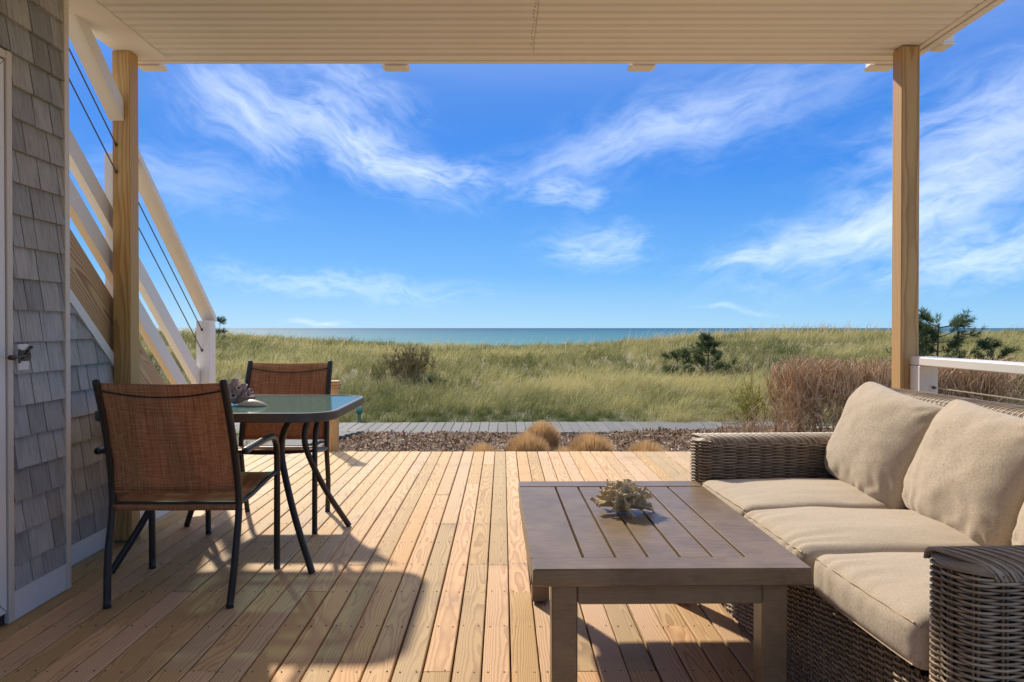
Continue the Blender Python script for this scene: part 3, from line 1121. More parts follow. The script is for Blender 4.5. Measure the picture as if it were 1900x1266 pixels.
def post(name, label, x0, y0, z1, rz=0):
    t = thing(name, label, 'post', (x0 + .0445, y0 + .0445, 0), rz, 'wooden posts holding the porch roof')
    o = obj('shaft', MB().box(-.0445, .0445, -.0445, .0445, .012, z1 - .0055, .0035), M_post, t)
    obj('base_plate', MB().box(-.046, .046, -.046, .046, .002, .0115, .001), mat_simple('galvanised', (.28, .25, .20), .5, .6), t)
    return t


post('porch_post', 'wooden porch post standing in front of the white stair railing', -1.951, 3.722, CEIL)
post('porch_post', 'wooden porch post behind the sofa joining the white side rail', 1.956, 3.655, CEIL)

# white side rail at the right
rl = thing('side_railing', 'white side railing with one cable behind the wicker sofa', 'railing', (2.06, 2.2, 0))
LL = Vector((-2.06, -2.2, 0))
obj('top_rail', MB().box(2.000, 2.125, -.5, 3.70, .900, .940, .004), M_white, rl, LL)
obj('rail_post', MB().box(1.998, 2.086, 3.562, 3.650, .002, .898, .003), M_white, rl, LL)
obj('rail_post', MB().box(2.018, 2.106, .9, .988, .002, .898, .003), M_white, rl, LL)
for z in (.155, .315, .475, .635, .795):
    obj('cable', MB().tube([(2.062, .94, z), (2.062, 3.566, z)], .0028, 6), mat_simple('bright_cable', (.45, .40, .33), .4, .5) if z == .155 else bpy.data.materials['bright_cable'], rl, LL)
    obj('cable_fitting', MB().tube([(2.062, 3.545, z), (2.062, 3.5625, z)], .007, 10), M_steel, rl, LL)

# short newel at the deck edge
nw = thing('newel_post', 'short treated newel post with moulded cap at the deck edge', 'post', (-1.505, 6.58, -.55))
obj('shaft', MB().box(-.0445, .0445, -.0445, .0445, 0, 1.105, .003), M_post, nw)
obj('cap', MB().box(-.058, .058, -.058, .058, 1.106, 1.128, .006).box(-.066, .066, -.066, .066, 1.129, 1.146, .007).box(-.058, .058, -.058, .058, 1.147, 1.164, .012), M_post, nw)

# ------------------------------------------------------------------ dining chairs and table
def make_chair(label):
    t = thing('patio_chair', label, 'chair', (0, 0, 0), 0, 'brown sling patio chairs')
    for s in (-1, 1):
        up = smooth_path([(s * .236, -.236, .004), (s * .247, -.205, .19), (s * .248, -.165, .385), (s * .245, -.19, .56), (s * .241, -.25, .75), (s * .238, -.302, .877)], 6)
        up = np.vstack([up, up[-1] + npv((0, -.003, .006)), up[-1] + npv((0, -.004, .009))])
        obj('upright', MB().tube(up, [.0145] * (len(up) - 2) + [.0125, .005], 10), M_frame, t, smooth=True)
        fr = smooth_path([(s * .279, .236, .004), (s * .280, .236, .25), (s * .281, .235, .44), (s * .283, .222, .545), (s * .286, .170, .597), (s * .287, .09, .610), (s * .287, -.06, .606), (s * .286, -.205, .601)], 6)
        fr = np.vstack([fr, fr[-1] + npv((0, -.006, 0)), fr[-1] + npv((0, -.009, 0))])
        obj('front_leg', MB().tube(fr, [.0145] * (len(fr) - 2) + [.0125, .005], 10), M_frame, t, smooth=True)
        obj('arm_joint', MB().tube([(s * .244, -.188, .595), (s * .288, -.188, .597)], .008, 8), M_frame, t, smooth=True, sharp=50)
        sr = smooth_path([(s * .247, -.165, .387), (s * .255, -.04, .396), (s * .262, .12, .418), (s * .272, .205, .432), (s * .281, .234, .436)], 5)
        obj('seat_rail', MB().tube(sr, .0115, 8), M_frame, t, smooth=True, sharp=50)
    obj('cross_bar', MB().tube([(-.25, -.165, .386), (.25, -.165, .386)], .0105, 8), M_frame, t, smooth=True, sharp=50)
    obj('cross_bar', MB().tube(smooth_path([(-.268, .205, .432), (0, .21, .420), (.268, .205, .432)], 6), .0105, 8), M_frame, t, smooth=True, sharp=50)
    # back sling
    zs = np.linspace(.436, .874, 16)
    yp = np.interp(zs, [.385, .56, .75, .877], [-.165, -.19, -.25, -.302])
    xs = np.linspace(-1, 1, 18)
    P = np.zeros((len(xs), len(zs), 3))
    for i, x in enumerate(xs):
        for j, z in enumerate(zs):
            hw = .2415 - .004 * (z - .43) / .44
            P[i, j] = (x * hw, yp[j] - .022 * (1 - x * x) * math.sin(math.pi * min(1, (j + 3) / 18)), z - .006 * (1 - x * x) * (j == 15))
    bk = obj('back_sling', MB().grid(P), M_sling, t, smooth=True)
    md = bk.modifiers.new('thickness', 'SOLIDIFY')
    md.thickness = .003
    md.offset = 0
    sm_ = []
    for x in np.linspace(-1, 1, 15):
        z = .845 - .028 * (1 - x * x)
        y = np.interp(z, [.385, .56, .75, .877], [-.165, -.19, -.25, -.302]) - .022 * (1 - x * x) * math.sin(math.pi * .95) - .006
        sm_.append((x * .236, y, z))
    obj('hem', MB().tube(sm_, .0032, 6), M_frame, bk, smooth=True)
    sm_ = [(p[0], p[1] + .0105, p[2]) for p in sm_]
    obj('hem', MB().tube(sm_, .0022, 6), M_frame, bk, smooth=True)
    obj('hem', MB().tube([tuple(p) for p in P[:, 0]], .004, 6), M_sling, bk, smooth=True)
    # seat sling
    ys = np.linspace(-.176, .222, 15)
    P = np.zeros((len(xs), len(ys), 3))
    for i, x in enumerate(xs):
        for j, y in enumerate(ys):
            hw = np.interp(y, [-.17, .2], [.246, .266])
            z = np.interp(y, [-.176, -.165, -.04, .12, .205, .222], [.384, .397, .405, .426, .443, .436])
            P[i, j] = (x * hw, y, z - .018 * (1 - x * x) * math.sin(math.pi * (y + .18) / .41))
    P = np.concatenate([P[:, :1] + npv((0, .002, -.022)), P], 1)
    st = obj('seat_sling', MB().grid(P), M_sling, t, smooth=True)
    md = st.modifiers.new('thickness', 'SOLIDIFY')
    md.thickness = .003
    md.offset = 0
    for s in (-1, 1):
        for yy, xx in ((-.236, .236), (.236, .279)):
            obj('foot_cap', MB().tube([(s * xx, yy, .001), (s * xx, yy, .012)], .0155, 10), M_frame, t, smooth=True, sharp=50)
    return t


ch = make_chair('brown sling chair in the foreground with its back turned')
ch.location = (-1.293, 3.098, 0)
ch.rotation_euler = (0, 0, R(.5))
c2 = copy_tree(ch)
c2['label'] = 'brown sling chair facing the camera across the glass table'
c2.location = (-1.268, 4.135, 0)
c2.rotation_euler = (0, 0, R(180))

tb = thing('glass_table', 'square patio table with green glass top and curved black legs', 'table', (-1.28, 3.65, 0))


def rrect(hx, hy, r, k=8, bulge=0.0):
    out = []
    for cx_, cy_, a0 in ((hx - r, hy - r, 0), (-hx + r, hy - r, 90), (-hx + r, -hy + r, 180), (hx - r, -hy + r, 270)):
        for i in range(k + 1):
            a = R(a0 + 90 * i / k)
            out.append((cx_ + r * math.cos(a), cy_ + r * math.sin(a)))
    return out


def ring(outer, inner, z0, z1, b=.004):
    """closed frame between two outlines of equal point count"""
    n_ = len(outer)
    O, I = npv(outer), npv(inner)
    mid = lambda A, B, t: A + (B - A) * t
    t = b / np.linalg.norm(O - I, axis=1).mean()
    prof = [(O, z0 + b), (O, z1 - b), (mid(O, I, t), z1), (mid(I, O, t), z1), (I, z1 - b), (I, z0 + b), (mid(I, O, t), z0), (mid(O, I, t), z0)]
    P = np.zeros((n_, 9, 3))
    for j in range(9):
        A, z = prof[j % 8]
        P[:, j, :2] = A
        P[:, j, 2] = z
    return P[:, ::-1]


obj('rim', MB().grid(ring(rrect(.54, .45, .15), rrect(.515, .425, .127), .672, .712), closed_u=True), M_rim, tb, smooth=True, sharp=35)
obj('glass_top', MB().prism(rrect(.5145, .4245, .1268), 2, .703, .709), M_glass, tb)
for sx in (-1, 1):
    for sy in (-1, 1):
        pt = smooth_path([(sx * .335, sy * .285, .685), (sx * .315, sy * .262, .668), (sx * .268, sy * .215, .60), (sx * .252, sy * .20, .52), (sx * .268, sy * .216, .42), (sx * .34, sy * .29, .22), (sx * .442, sy * .392, .005)], 6)
        obj('leg', MB().tube(pt, .0155, 10), M_frame, tb, smooth=True, sharp=50)
obj('apron', MB().grid(ring(rrect(.36, .31, .05), rrect(.335, .285, .03), .662, .700), closed_u=True), M_frame, tb, smooth=True, sharp=35)

# clam shell and barnacle cluster on the glass
th = np.linspace(0, math.pi, 15)
P = np.zeros((23, 15, 3))
for i in range(23):
    s = -1 + 2 * i / 22
    w = max(0, 1 - abs(s) ** 1.7) ** .85
    for j, a in enumerate(th):
        rb = 1 + .03 * math.sin(9 * a)
        P[i, j] = (s * .078, -.036 * math.cos(a) * w * rb + .008 * s * s, .030 * math.sin(a) * w * rb + .002)
sh = obj('clam_shell', MB().grid(P), mat_simple('clam_shell', (.55, .47, .36), .45, 0, 35, .3, .25), smooth=True)
sh.modifiers.new('thickness', 'SOLIDIFY').thickness = .002
sh.location = (-1.190, 3.52, .7095)
sh.rotation_euler.z = R(-4)
tag(sh, 'cream clam shell lying beside barnacles on the glass table', 'shell')
m_ = MB()
for (dx, dy, dz, l, r0, r1) in ((-.5, 0, .86, .110, .012, .026), (-.15, .1, 1, .125, .012, .024), (.35, 0, .9, .105, .011, .022), (.75, -.1, .62, .10, .011, .020), (.2, -.35, .85, .085, .012, .021),
                                (.6, -.3, .40, .085, .010, .018), (-.45, -.35, .55, .07, .014, .024), (.95, 0, .25, .095, .009, .015), (-.1, -.6, .5, .06, .013, .022), (0, .5, .6, .08, .013, .022)):
    d = npv((dx, dy, dz))
    d /= np.linalg.norm(d)
    s0 = npv((-.012, 0, .008))
    bend = npv((.012, 0, .004))
    pts = [s0 + d * l * t + bend * t * t for t in (0, .25, .5, .75, 1.0)]
    rr = np.interp([0, .25, .5, .75, 1], [0, .7, 1], [r0 * .6, r1, r1 * .72])
    V, F, cp = sweep(pts, rr, 12)
    V += (np.sin(np.arange(len(V)) * 2.1) * .0012)[:, None]
    pts2 = pts[::-1]
    V2, F2, cp2 = sweep(pts2[:4], rr[::-1][:4] * .70, 12)
    m_.add(V, F, .4)
    m_.add(V2, F2[:, ::-1], .1)
    n12 = np.arange(12)
    e0 = V[-12:]
    e1 = V2[:12]
    # lip joining outer and inner wall
    order = [int(np.argmin(np.linalg.norm(e1 - p, axis=1))) for p in e0]
    m_.add(np.vstack([e0, e1]), [[[k, (k + 1) % 12, 12 + order[(k + 1) % 12], 12 + order[k]] for k in range(12)]], .9)


def mat_barnacle():
    m, t, out = new_mat('barnacle')
    co = t.n('TexCoord').outputs['Object']
    tint = t.n('Attribute', attribute_name='tint').outputs['Fac']
    n_ = t.noise(co, 90, 4, .7)
    col = t.mix(n_, (.27, .135, .125), (.62, .46, .43))
    col = t.mix(t.m('LESS_THAN', tint, .2), col, (.05, .03, .035))
    col = t.mix(t.smooth(tint, .7, .9), col, (.55, .47, .43))
    princ(t, out, col, .8, n_, .6, .003)
    return m


bc = obj('barnacle_cluster', m_, mat_barnacle(), smooth=True, sharp=60)
bc.location = (-1.285, 3.60, .7095)
bc.scale = (.92, .92, .92)
tag(bc, 'purple grey barnacle cluster standing on the glass table', 'barnacle cluster')

# ------------------------------------------------------------------ coffee table
ct = thing('coffee_table', 'brown plank coffee table with coral on its top', 'coffee table', (.432, 2.46, 0), R(.8))
HX, HY, TZ = .362, .55, .46
tt_ = .046
for sgn in (-1, 1):
    yb0 = sgn * (HY - .1)
    obj('end_board', MB().box(-HX, HX, min(yb0, sgn * HY), max(yb0, sgn * HY), TZ - tt_, TZ, .004), M_table, ct)
edges = [-HX, -HX + .142, -HX + .222, -HX + .302, -HX + .382, -HX + .462, -HX + .542, HX]
edges = [-HX] + [-HX + .142 + i * (2 * HX - .284) / 5 for i in range(6)] + [HX]
for a, b in zip(edges, edges[1:]):
    o = obj('slat', MB().box(a + (.0038 if a > -HX else 0), b - (.0038 if b < HX else 0), -HY + .1015, HY - .1015, TZ - .044, TZ - .0012 - random.uniform(0, .001), .0008), M_table, ct)
for s in (-1, 1):
    obj('side_rail', MB().box(min(s * HX, s * (HX - .05)), max(s * HX, s * (HX - .05)), -HY + .1015, HY - .1015, TZ - tt_ - .03, TZ - .0455, .002), M_table, ct)
    obj('apron', MB().box(-HX + .12, HX - .12, s * (HY - .045) - .012, s * (HY - .045) + .012, TZ - tt_ - .058, TZ - tt_ - .001, .003), M_table, ct)
    obj('apron', MB().box(s * (HX - .075) - .012, s * (HX - .075) + .012, -HY + .10, HY - .10, TZ - tt_ - .058, TZ - tt_ - .001, .003), M_table, ct)
    for q in (-1, 1):
        cx_, cy_ = s * (HX - .085), q * (HY - .070)
        lg = obj('leg', MB().box(cx_ - .034, cx_ + .034, cy_ - .034, cy_ + .034, .008, TZ - tt_ - .001, .004), M_table, ct)
        obj('foot_glide', MB().tube([(cx_, cy_, 0.001), (cx_, cy_, .0075)], .012, 10), M_frame, lg)

# coral
m_ = MB()
rng = random.Random(5)


def lobe(p, d, l, r, depth):
    q = p + d * l
    m_.tube([p, p + d * l * .5, q], [r, r * .95, r * (1.15 if depth else .8)], 7, flat=(1, .8))
    if depth == 0:
        m_.tube([q - d * r * .2, q + d * r * .9], [r * .85, r * .35], 6)
        return
    side = d.cross(Vector((rng.uniform(-1, 1), rng.uniform(-1, 1), rng.uniform(-1, 1)))).normalized()
    k = 4 if depth == 2 else rng.choice([2, 3, 3])
    for i in range(k):
        a = (i - (k - 1) / 2) * rng.uniform(.55, .85)
        nd = (d * math.cos(a) + side * math.sin(a) + Vector((rng.uniform(-.15, .15),) * 3)).normalized()
        nd.z += .12
        nd.normalize()
        lobe(q - d * r * .3, nd, l * rng.uniform(.38, .62), r * .66, depth - 1)


for i in range(30):
    az = i * 2.399963
    el = R(-10 + 92 * ((i + .5) / 30) ** .85)
    d = Vector((math.cos(az) * math.cos(el), math.sin(az) * math.cos(el), math.sin(el)))
    lobe(Vector((0, 0, .020)) + Vector((d.x, d.y, d.z * .4)) * .012, d, rng.uniform(.036, .047), .0092, 2)
m_.box(-.020, .020, -.018, .018, 0, .03, .009)
cr = obj('coral', m_, mat_simple('coral', (.52, .41, .24), .8, 0, 110, .35, .5), smooth=True)
md = cr.modifiers.new('join', 'REMESH')
md.mode = 'VOXEL'
md.voxel_size = .0026
md.use_smooth_shade = True
md = cr.modifiers.new('soft', 'SMOOTH')
md.iterations = 1
md.factor = .4
cr.location = (.405, 2.505, TZ + .0005)
cr.scale = (1.25, 1.2, 1.12)
tag(cr, 'branching cream coral piece on the coffee table top', 'coral')

# ------------------------------------------------------------------ wicker sofa
SR = R(2.6)
sofa = thing('wicker_sofa', 'brown woven wicker sofa along the right side of the deck', 'sofa', (1.262, 2.32, 0), -0)
sofa.rotation_euler = (0, 0, SR)
AX0, AX1, ARMT = -.42, .50, .150
LY = .90                      # half length
ARMZ = .625
rng = np.random.RandomState(3)


def loop_pts(outline, spacing):
    P = npv(outline)
    P = np.vstack([P, P[:1]])
    s = np.concatenate([[0], np.cumsum(np.linalg.norm(np.diff(P, axis=0), axis=1))])
    n_ = int(round(s[-1] / spacing / 2)) * 2
    return P, s, n_


def weave_loop(outline, z0, z1, spacing, pitch, rad, amp, sides=5, taper=0.0, sub=4):
    """strands woven in and out of upright stakes round a closed outline"""
    P, s, n_ = loop_pts(outline, spacing)
    N = n_ * sub
    t = np.arange(N) / N * s[-1]
    base = np.stack([np.interp(t, s, P[:, k]) for k in (0, 1)], -1)
    tg = np.roll(base, -1, 0) - np.roll(base, 1, 0)
    tg /= np.linalg.norm(tg, axis=1)[:, None]
    nr = np.stack([tg[:, 1], -tg[:, 0]], -1)
    if np.sum(nr * (base - base.mean(0))) < 0:
        nr = -nr
    ph = np.arange(N) / sub * math.pi
    strands, stakes = MB(), MB()
    k = 0
    z = z0
    while z < z1:
        off = amp * np.cos(ph) * (1 if k % 2 else -1)
        zz = z + .0012 * np.cos(ph) * (1 if k % 2 else -1) + rng.uniform(-.0006, .0006) + .0005 * np.sin(np.arange(N) * .21 + k)
        tp = 1 - taper * (z1 - z) / (z1 - z0)
        pts = np.concatenate([(base - base.mean(0)) * tp + base.mean(0) + nr * off[:, None], zz[:, None] if np.ndim(zz) else np.full((N, 1), zz)], 1)
        V, F, _ = sweep(pts, rad, sides, True)
        strands.add(V, F, rng.uniform(.15, .85))
        z += pitch
        k += 1
    for i in range(n_):
        b = base[i * sub]
        g = tg[i * sub]
        for e in (-.0042, .0042):
            q = b + g * e
            stakes.tube([(q[0], q[1], z0 - .01), (q[0], q[1], z1 + .004)], .0034, 5, tint=rng.uniform(.2, .6))
    return strands, stakes


def braid(outline, z, spacing, width_dir, hw, rad=.0042, lean=.07, rise=.012, drop=.02):
    """arched strands laid slantwise over the top edge along a straight run"""
    (x0, y0), (x1, y1) = outline
    d = npv((x1 - x0, y1 - y0))
    Ln = np.linalg.norm(d)
    d /= Ln
    w = npv(width_dir)
    m_ = MB()
    k = int(Ln / spacing)
    a = np.linspace(0, math.pi, 11)
    for i in range(k):
        for j in range(4):
            s0 = (i + j * .235) * spacing
            along = s0 + (a / math.pi - .5) * lean + .004 * math.sin(j)
            along = np.clip(along, -.004, Ln + .004)
            pt = [(x0 + d[0] * u + w[0] * hw * math.cos(q), y0 + d[1] * u + w[1] * hw * math.cos(q), z + (rise + .003 * math.sin(j * 1.6)) * math.sin(q) - drop * (1 - math.sin(q)) ** 3) for u, q in zip(along, a)]
            m_.tube(pt, rad, 6, tint=rng.uniform(.2, .9))
    return m_


arm_out = rrect((AX1 - AX0) / 2, ARMT / 2, .058, 6)
arm_out = [(x + (AX0 + AX1) / 2, y) for x, y in arm_out]
w1, s1 = weave_loop(arm_out, .022, ARMZ - .018, .051, .0063, .00285, .0078, 6)
w1m, s1m = w1.mesh('weave', True), s1.mesh('stake', True)
core_o = rrect((AX1 - AX0) / 2 - .014, ARMT / 2 - .014, .045, 6)
core_o = [(x + (AX0 + AX1) / 2, y) for x, y in core_o]
bm_ = braid(((AX0 + .012, 0), (AX1 - .02, 0)), ARMZ - .010, .0265, (0, 1), ARMT / 2 + .002, .0034, .085, .014, .016)
# front end wrap
a = np.linspace(0, math.pi, 10)
for i in range(7):
    off = .006 * i
    pts = [(AX0 + .046 - (.050 + .0 * i) * math.sin(q) * (1 - .11 * i), (ARMT / 2 + .002 - off * .6) * math.cos(q), ARMZ - .014 + .0022 * i + .002 * math.sin(q * 3)) for q in a]
    bm_.tube(pts, .0040, 6, tint=rng.uniform(.2, .9))
# rows of twined edge below the braid
brm = bm_.mesh('braid', True)
for s, nm in ((1, 'far'), (-1, 'near')):
    y = s * (LY - ARMT / 2)
    am = obj('arm', MB().prism(core_o, 2, .018, ARMZ - .012), M_void, sofa, (0, y, 0))
    obj('weave', w1m, M_wicker, am, kind='stuff')
    obj('stake', s1m, M_wicker, am, kind='stuff')
    obj('braid', brm, M_wicker, am, kind='stuff')
# seat base
SB0, SBZ = -.385, .328
by_ = LY - ARMT - .004
base_o = [(x + (SB0 + .40) / 2, y) for x, y in rrect((.40 - SB0) / 2, by_, .03, 3)]
base_c = [(x + (SB0 + .40) / 2, y) for x, y in rrect((.40 - SB0) / 2 - .013, by_ - .01, .02, 3)]
w2, s2 = weave_loop(base_o, .022, SBZ, .036, .0075, .0032, .0066, 5)
bs = obj('seat_base', MB().prism(base_c, 2, .018, SBZ - .004), M_void, sofa)
obj('weave', w2, M_wicker, bs, smooth=True, kind='stuff')
obj('stake', s2, M_wicker, bs, smooth=True, kind='stuff')
for yy in (-by_ + .03, by_ - .03):
    for xx in (SB0 + .05, .38):
        obj('foot', MB().tube([(xx, yy, .001), (xx, yy, .022)], .018, 10), M_frame, sofa, smooth=True, sharp=50)
# backrest
B0, B1, BZ = .385, .500, .815
bk_o = [(x + (B0 + B1) / 2, y) for x, y in rrect((B1 - B0) / 2, LY - .01, .045, 5)]
bk_c = [(x + (B0 + B1) / 2, y) for x, y in rrect((B1 - B0) / 2 - .012, LY - .022, .035, 5)]
w3, s3 = weave_loop(bk_o, ARMZ - .30, BZ - .016, .046, .0066, .0035, .006, 4)
bk = obj('backrest', MB().prism(bk_c, 2, .018, BZ - .012), M_void, sofa)
obj('weave', w3, M_wicker, bk, smooth=True, kind='stuff')
obj('stake', s3, M_wicker, bk, smooth=True, kind='stuff')
obj('braid', braid((((B0 + B1) / 2, -LY + .03), ((B0 + B1) / 2, LY - .03)), BZ - .010, .0265, (1, 0), (B1 - B0) / 2 + .002, .0040, .085, .013, .016), M_wicker, bk, smooth=True, kind='stuff')


# cushions -------------------------------------------------------------------
def cube_grid(dims, res):
    """surface points of a box as six welded-looking grids; returns list of (grid points, flip)"""
    hx, hy, hz = [d / 2 for d in dims]
    out = []
    for a in range(3):
        o = [k for k in range(3) if k != a]
        for s in (-1, 1):
            n0 = max(3, int(dims[o[0]] / res))
            n1 = max(3, int(dims[o[1]] / res))
            U, W_ = np.meshgrid(np.linspace(-1, 1, n0), np.linspace(-1, 1, n1), indexing='ij')
            P = np.zeros((n0, n1, 3))
            P[..., o[0]] = U * (hx, hy, hz)[o[0]]
            P[..., o[1]] = W_ * (hx, hy, hz)[o[1]]
            P[..., a] = s * (hx, hy, hz)[a]
            flip = (s > 0) == (a == 1)
            out.append(P[::-1] if flip else P)
    return out


def seat_cushion(dims, r, crown, seed):
    m_ = MB()
    h = npv(dims) / 2
    for P in cube_grid(dims, .011):
        q = np.clip(P, -(h - r), h - r)
        d = P - q
        ln = np.linalg.norm(d, axis=-1, keepdims=True)
        P2 = q + np.where(ln > 1e-9, d / np.maximum(ln, 1e-9) * r, 0)
        x, y, z = [P2[..., k] / h[k] for k in range(3)]
        top = np.clip(z, 0, 1)
        puff = (1 - np.abs(x) ** 2.6) * (1 - np.abs(y) ** 2.6)
        P2[..., 2] += top * crown * (puff - .35 + .35 * (fbm(P2[..., 0] * 4, P2[..., 1] * 4, 0, seed, 2) - .5))
        # front face bellies out and wrinkles near the piping
        fr_ = np.clip(-x - .55, 0, .45) / .45
        P2[..., 0] -= fr_ * .012 * (1 - z * z) * (1 - y ** 4)
        wv = np.sin(P2[..., 1] * 95 + 3 * fbm(P2[..., 1] * 9, P2[..., 2] * 12, 0, seed, 2) * 3 + seed) * (vnoise(P2[..., 1] * 7, 0, 0, seed + 3) ** 2)
        P2[..., 2] += (fr_ * .005 + .0004) * top * wv
        P2[..., 0] -= fr_ * .0045 * wv
        long_w = fbm(P2[..., 0] * 6 + seed, P2[..., 1] * 16, P2[..., 2] * 5, seed + 8, 2) - .5
        P2[..., 2] += top * .009 * long_w
        m_.grid(P2)
    return m_


def weld(o, d=.0004):
    w_ = o.modifiers.new('weld', 'WELD')
    w_.merge_threshold = d
    return o


def piping(dims, r, z, off, seed):
    h = npv(dims) / 2
    out = rrect(h[0] - r + r * .94, h[1] - r + r * .94, r, 4)
    return out


seat_lab = ['beige seat cushion at the far end against the woven arm', 'beige middle seat cushion of the wicker sofa', 'beige seat cushion nearest the camera beside the near arm']
cy = [.4975, .0, -.4975]
sofaM = Matrix.Translation((1.262, 2.32, 0)) @ Matrix.Rotation(SR, 4, 'Z')
for i in range(3):
    dims = (.80, .488, .128)
    t = obj('seat_cushion', seat_cushion(dims, .036, .030, 4 + i * 7), M_fabric, smooth=True)
    weld(t)
    loc = sofaM @ Vector((-.425 + .40 + (.004, -.012, .0)[i], cy[i], SBZ + .012 + .064))
    t.location = loc
    t.rotation_euler = (0, R(1.0), SR + R((.6, -.5, .4)[i]))
    tag(t, seat_lab[i], 'cushion', 'seat cushions of the wicker sofa')
    sm_ = MB()
    yy = np.linspace(-dims[1] / 2 + .02, dims[1] / 2 - .02, 24)
    zt = dims[2] / 2 - .011
    sm_.tube([(-dims[0] / 2 + .0045 - .004 * (1 - (y / dims[1] * 2) ** 4), y, zt - .012 + .0012 * math.sin(y * 60 + i)) for y in yy], .0022, 5)
    zb2 = -dims[2] / 2 + .016
    sm_.tube([(-dims[0] / 2 + .0035 - .006 * (1 - (y / dims[1] * 2) ** 4), y, zb2) for y in yy], .0018, 5)
    for s in (-1, 1):
        sm_.tube([(-dims[0] / 2 + .011, s * (dims[1] / 2 - .0108), z) for z in np.linspace(zb2, zt - .012, 8)], .0018, 5)
    obj('seam', sm_, M_seam, t, smooth=True)


def pillow(w, hgt, thick, seed):
    """knife-edged back cushion: local y = width, z = height, bulging along x"""
    n_ = 46
    U, W_ = np.meshgrid(np.linspace(-1, 1, n_), np.linspace(-1, 1, n_), indexing='ij')
    m_ = MB()
    edge = (1 - np.abs(U) ** 2.6) * (1 - np.abs(W_) ** 2.6)
    T = thick / 2 * np.clip(edge, 0, 1) ** .42
    pin = 1 - .035 * (1 - W_ ** 2) * np.abs(U)
    pin2 = 1 - .035 * (1 - U ** 2) * np.abs(W_)
    for s in (-1, 1):
        nz = fbm(U * 2.2 + seed, W_ * 2.2, s * 3.0, seed, 3) - .5
        rr_ = np.sqrt(U ** 2 + W_ ** 2)
        corner = np.clip(np.abs(U) + np.abs(W_) - 1.15, 0, 1)
        ang = np.arctan2(W_ - np.sign(W_), U - np.sign(U))
        wr = np.sin(ang * 13 + seed) * corner * .011 * (edge > .001)
        low = np.clip(-W_ - .2, 0, 1) * np.sin(U * 17 + 4 * fbm(U * 3, W_ * 3, 1, seed + 2, 2) * 3) * .005
        x = s * (T + (nz * .020 + wr * .8 + low) * np.clip(edge * 4, 0, 1))
        sag = -.012 * np.clip(W_, 0, 1) * (1 - U ** 2)
        rc = 1 - .085 * np.abs(U * W_) ** 3
        P = np.stack([x + 0 * U, U * w / 2 * pin * rc, W_ * hgt / 2 * pin2 * rc + sag - .008 * (1 - np.abs(U)) * (W_ > .98)], -1)
        m_.grid(P if s < 0 else P[::-1])
    return m_


pil_lab = ['beige back cushion at the far end leaning by the post', 'beige back cushion in the middle leaning on the wicker back', 'beige back cushion nearest the camera at the picture edge']
for i in range(3):
    t = obj('back_cushion', pillow(.555, .445, .225, 2 + 5 * i), M_fabric, smooth=True)
    weld(t)
    t.location = sofaM @ Vector((.205 + (.0, .012, .0)[i], (.485, -.025, -.565)[i], SBZ + .15 + (.166, .152, .152)[i]))
    t.rotation_euler = (R((7.5, 4.5, 3.0)[i]), R(23), SR + R((3, -2, 0)[i]))
    tag(t, pil_lab[i], 'cushion', 'back cushions of the wicker sofa')

# ------------------------------------------------------------------ golden grass clumps
def clump(label, x, y, ztop, rad):
    z0 = float(mulch_z(x, y)) - .02
    H = ztop - z0
    n_ = 2600
    a = RS.uniform(0, 6.283, n_)
    q = RS.uniform(0, 1, n_) ** .5
    el = np.arccos(np.clip(RS.uniform(-.05, 1, n_), -1, 1))
    d = np.stack([np.cos(a) * np.sin(el), np.sin(a) * np.sin(el), np.cos(el) * 1.0], -1)
    lump = 1 + .06 * (vnoise(d[:, 0] * 3 + x * 7, d[:, 1] * 3, d[:, 2] * 3, 3) - .5) + RS.normal(0, .018, n_)
    cz = H * .5
    tip = np.stack([d[:, 0] * rad * lump, d[:, 1] * rad * lump, cz + d[:, 2] * (H - cz) * lump], -1)
    base = np.stack([d[:, 0] * rad * .25, d[:, 1] * rad * .25, np.full(n_, .01)], -1)
    mid = base * .35 + tip * .65
    mid[:, 2] += H * .06
    s_ = np.stack([-np.sin(a), np.cos(a), 0 * a], -1) * RS.uniform(.0015, .0032, n_)[:, None]
    V = np.stack([base - s_, base + s_, mid - s_ * 1.3, mid + s_ * 1.3, tip], 1).reshape(-1, 3)
    o_ = np.arange(n_)[:, None] * 5
    tn = np.clip(RS.normal(.5, .2, n_), 0, 1)
    tt = np.clip(np.stack([tn * .3, tn * .3, tn * .8, tn * .8, tn + .25], 1), 0, 1).reshape(-1)
    t = thing('grass_clump', label, 'ornamental grass', (x, y, z0), 0, 'rounded golden grass clumps in the mulch bed')
    obj('blades', MB().add(V, [o_ + np.array([[0, 1, 3, 2]]), o_ + np.array([[2, 3, 4]])], tt), M_gold, t)
    th_ = np.linspace(0, math.pi / 2, 7)
    ph_ = np.linspace(0, 2 * math.pi, 17)
    P = np.array([[(rad * .80 * math.cos(p) * math.cos(q_), rad * .80 * math.sin(p) * math.cos(q_), H * .82 * math.sin(q_) ** .8) for q_ in th_] for p in ph_])
    obj('thatch', MB().grid(P, tint=np.full((17, 7), .18)), M_gold, t, smooth=True)


clump('small golden grass clump at the far left of the row', -.203, 7.35, -.040, .26)
clump('large round golden clump in front of the tallest one', .258, 7.95, -.01, .285)
clump('golden clump farthest back beside the boardwalk', .475, 9.05, -.03, .265)
clump('low golden clump tucked between the two large ones', .605, 7.25, -.060, .23)
clump('wide golden clump right of the middle of the bed', .945, 8.0, -.03, .315)
clump('rightmost golden clump close to the sofa arm', 1.46, 7.55, -.045, .29)


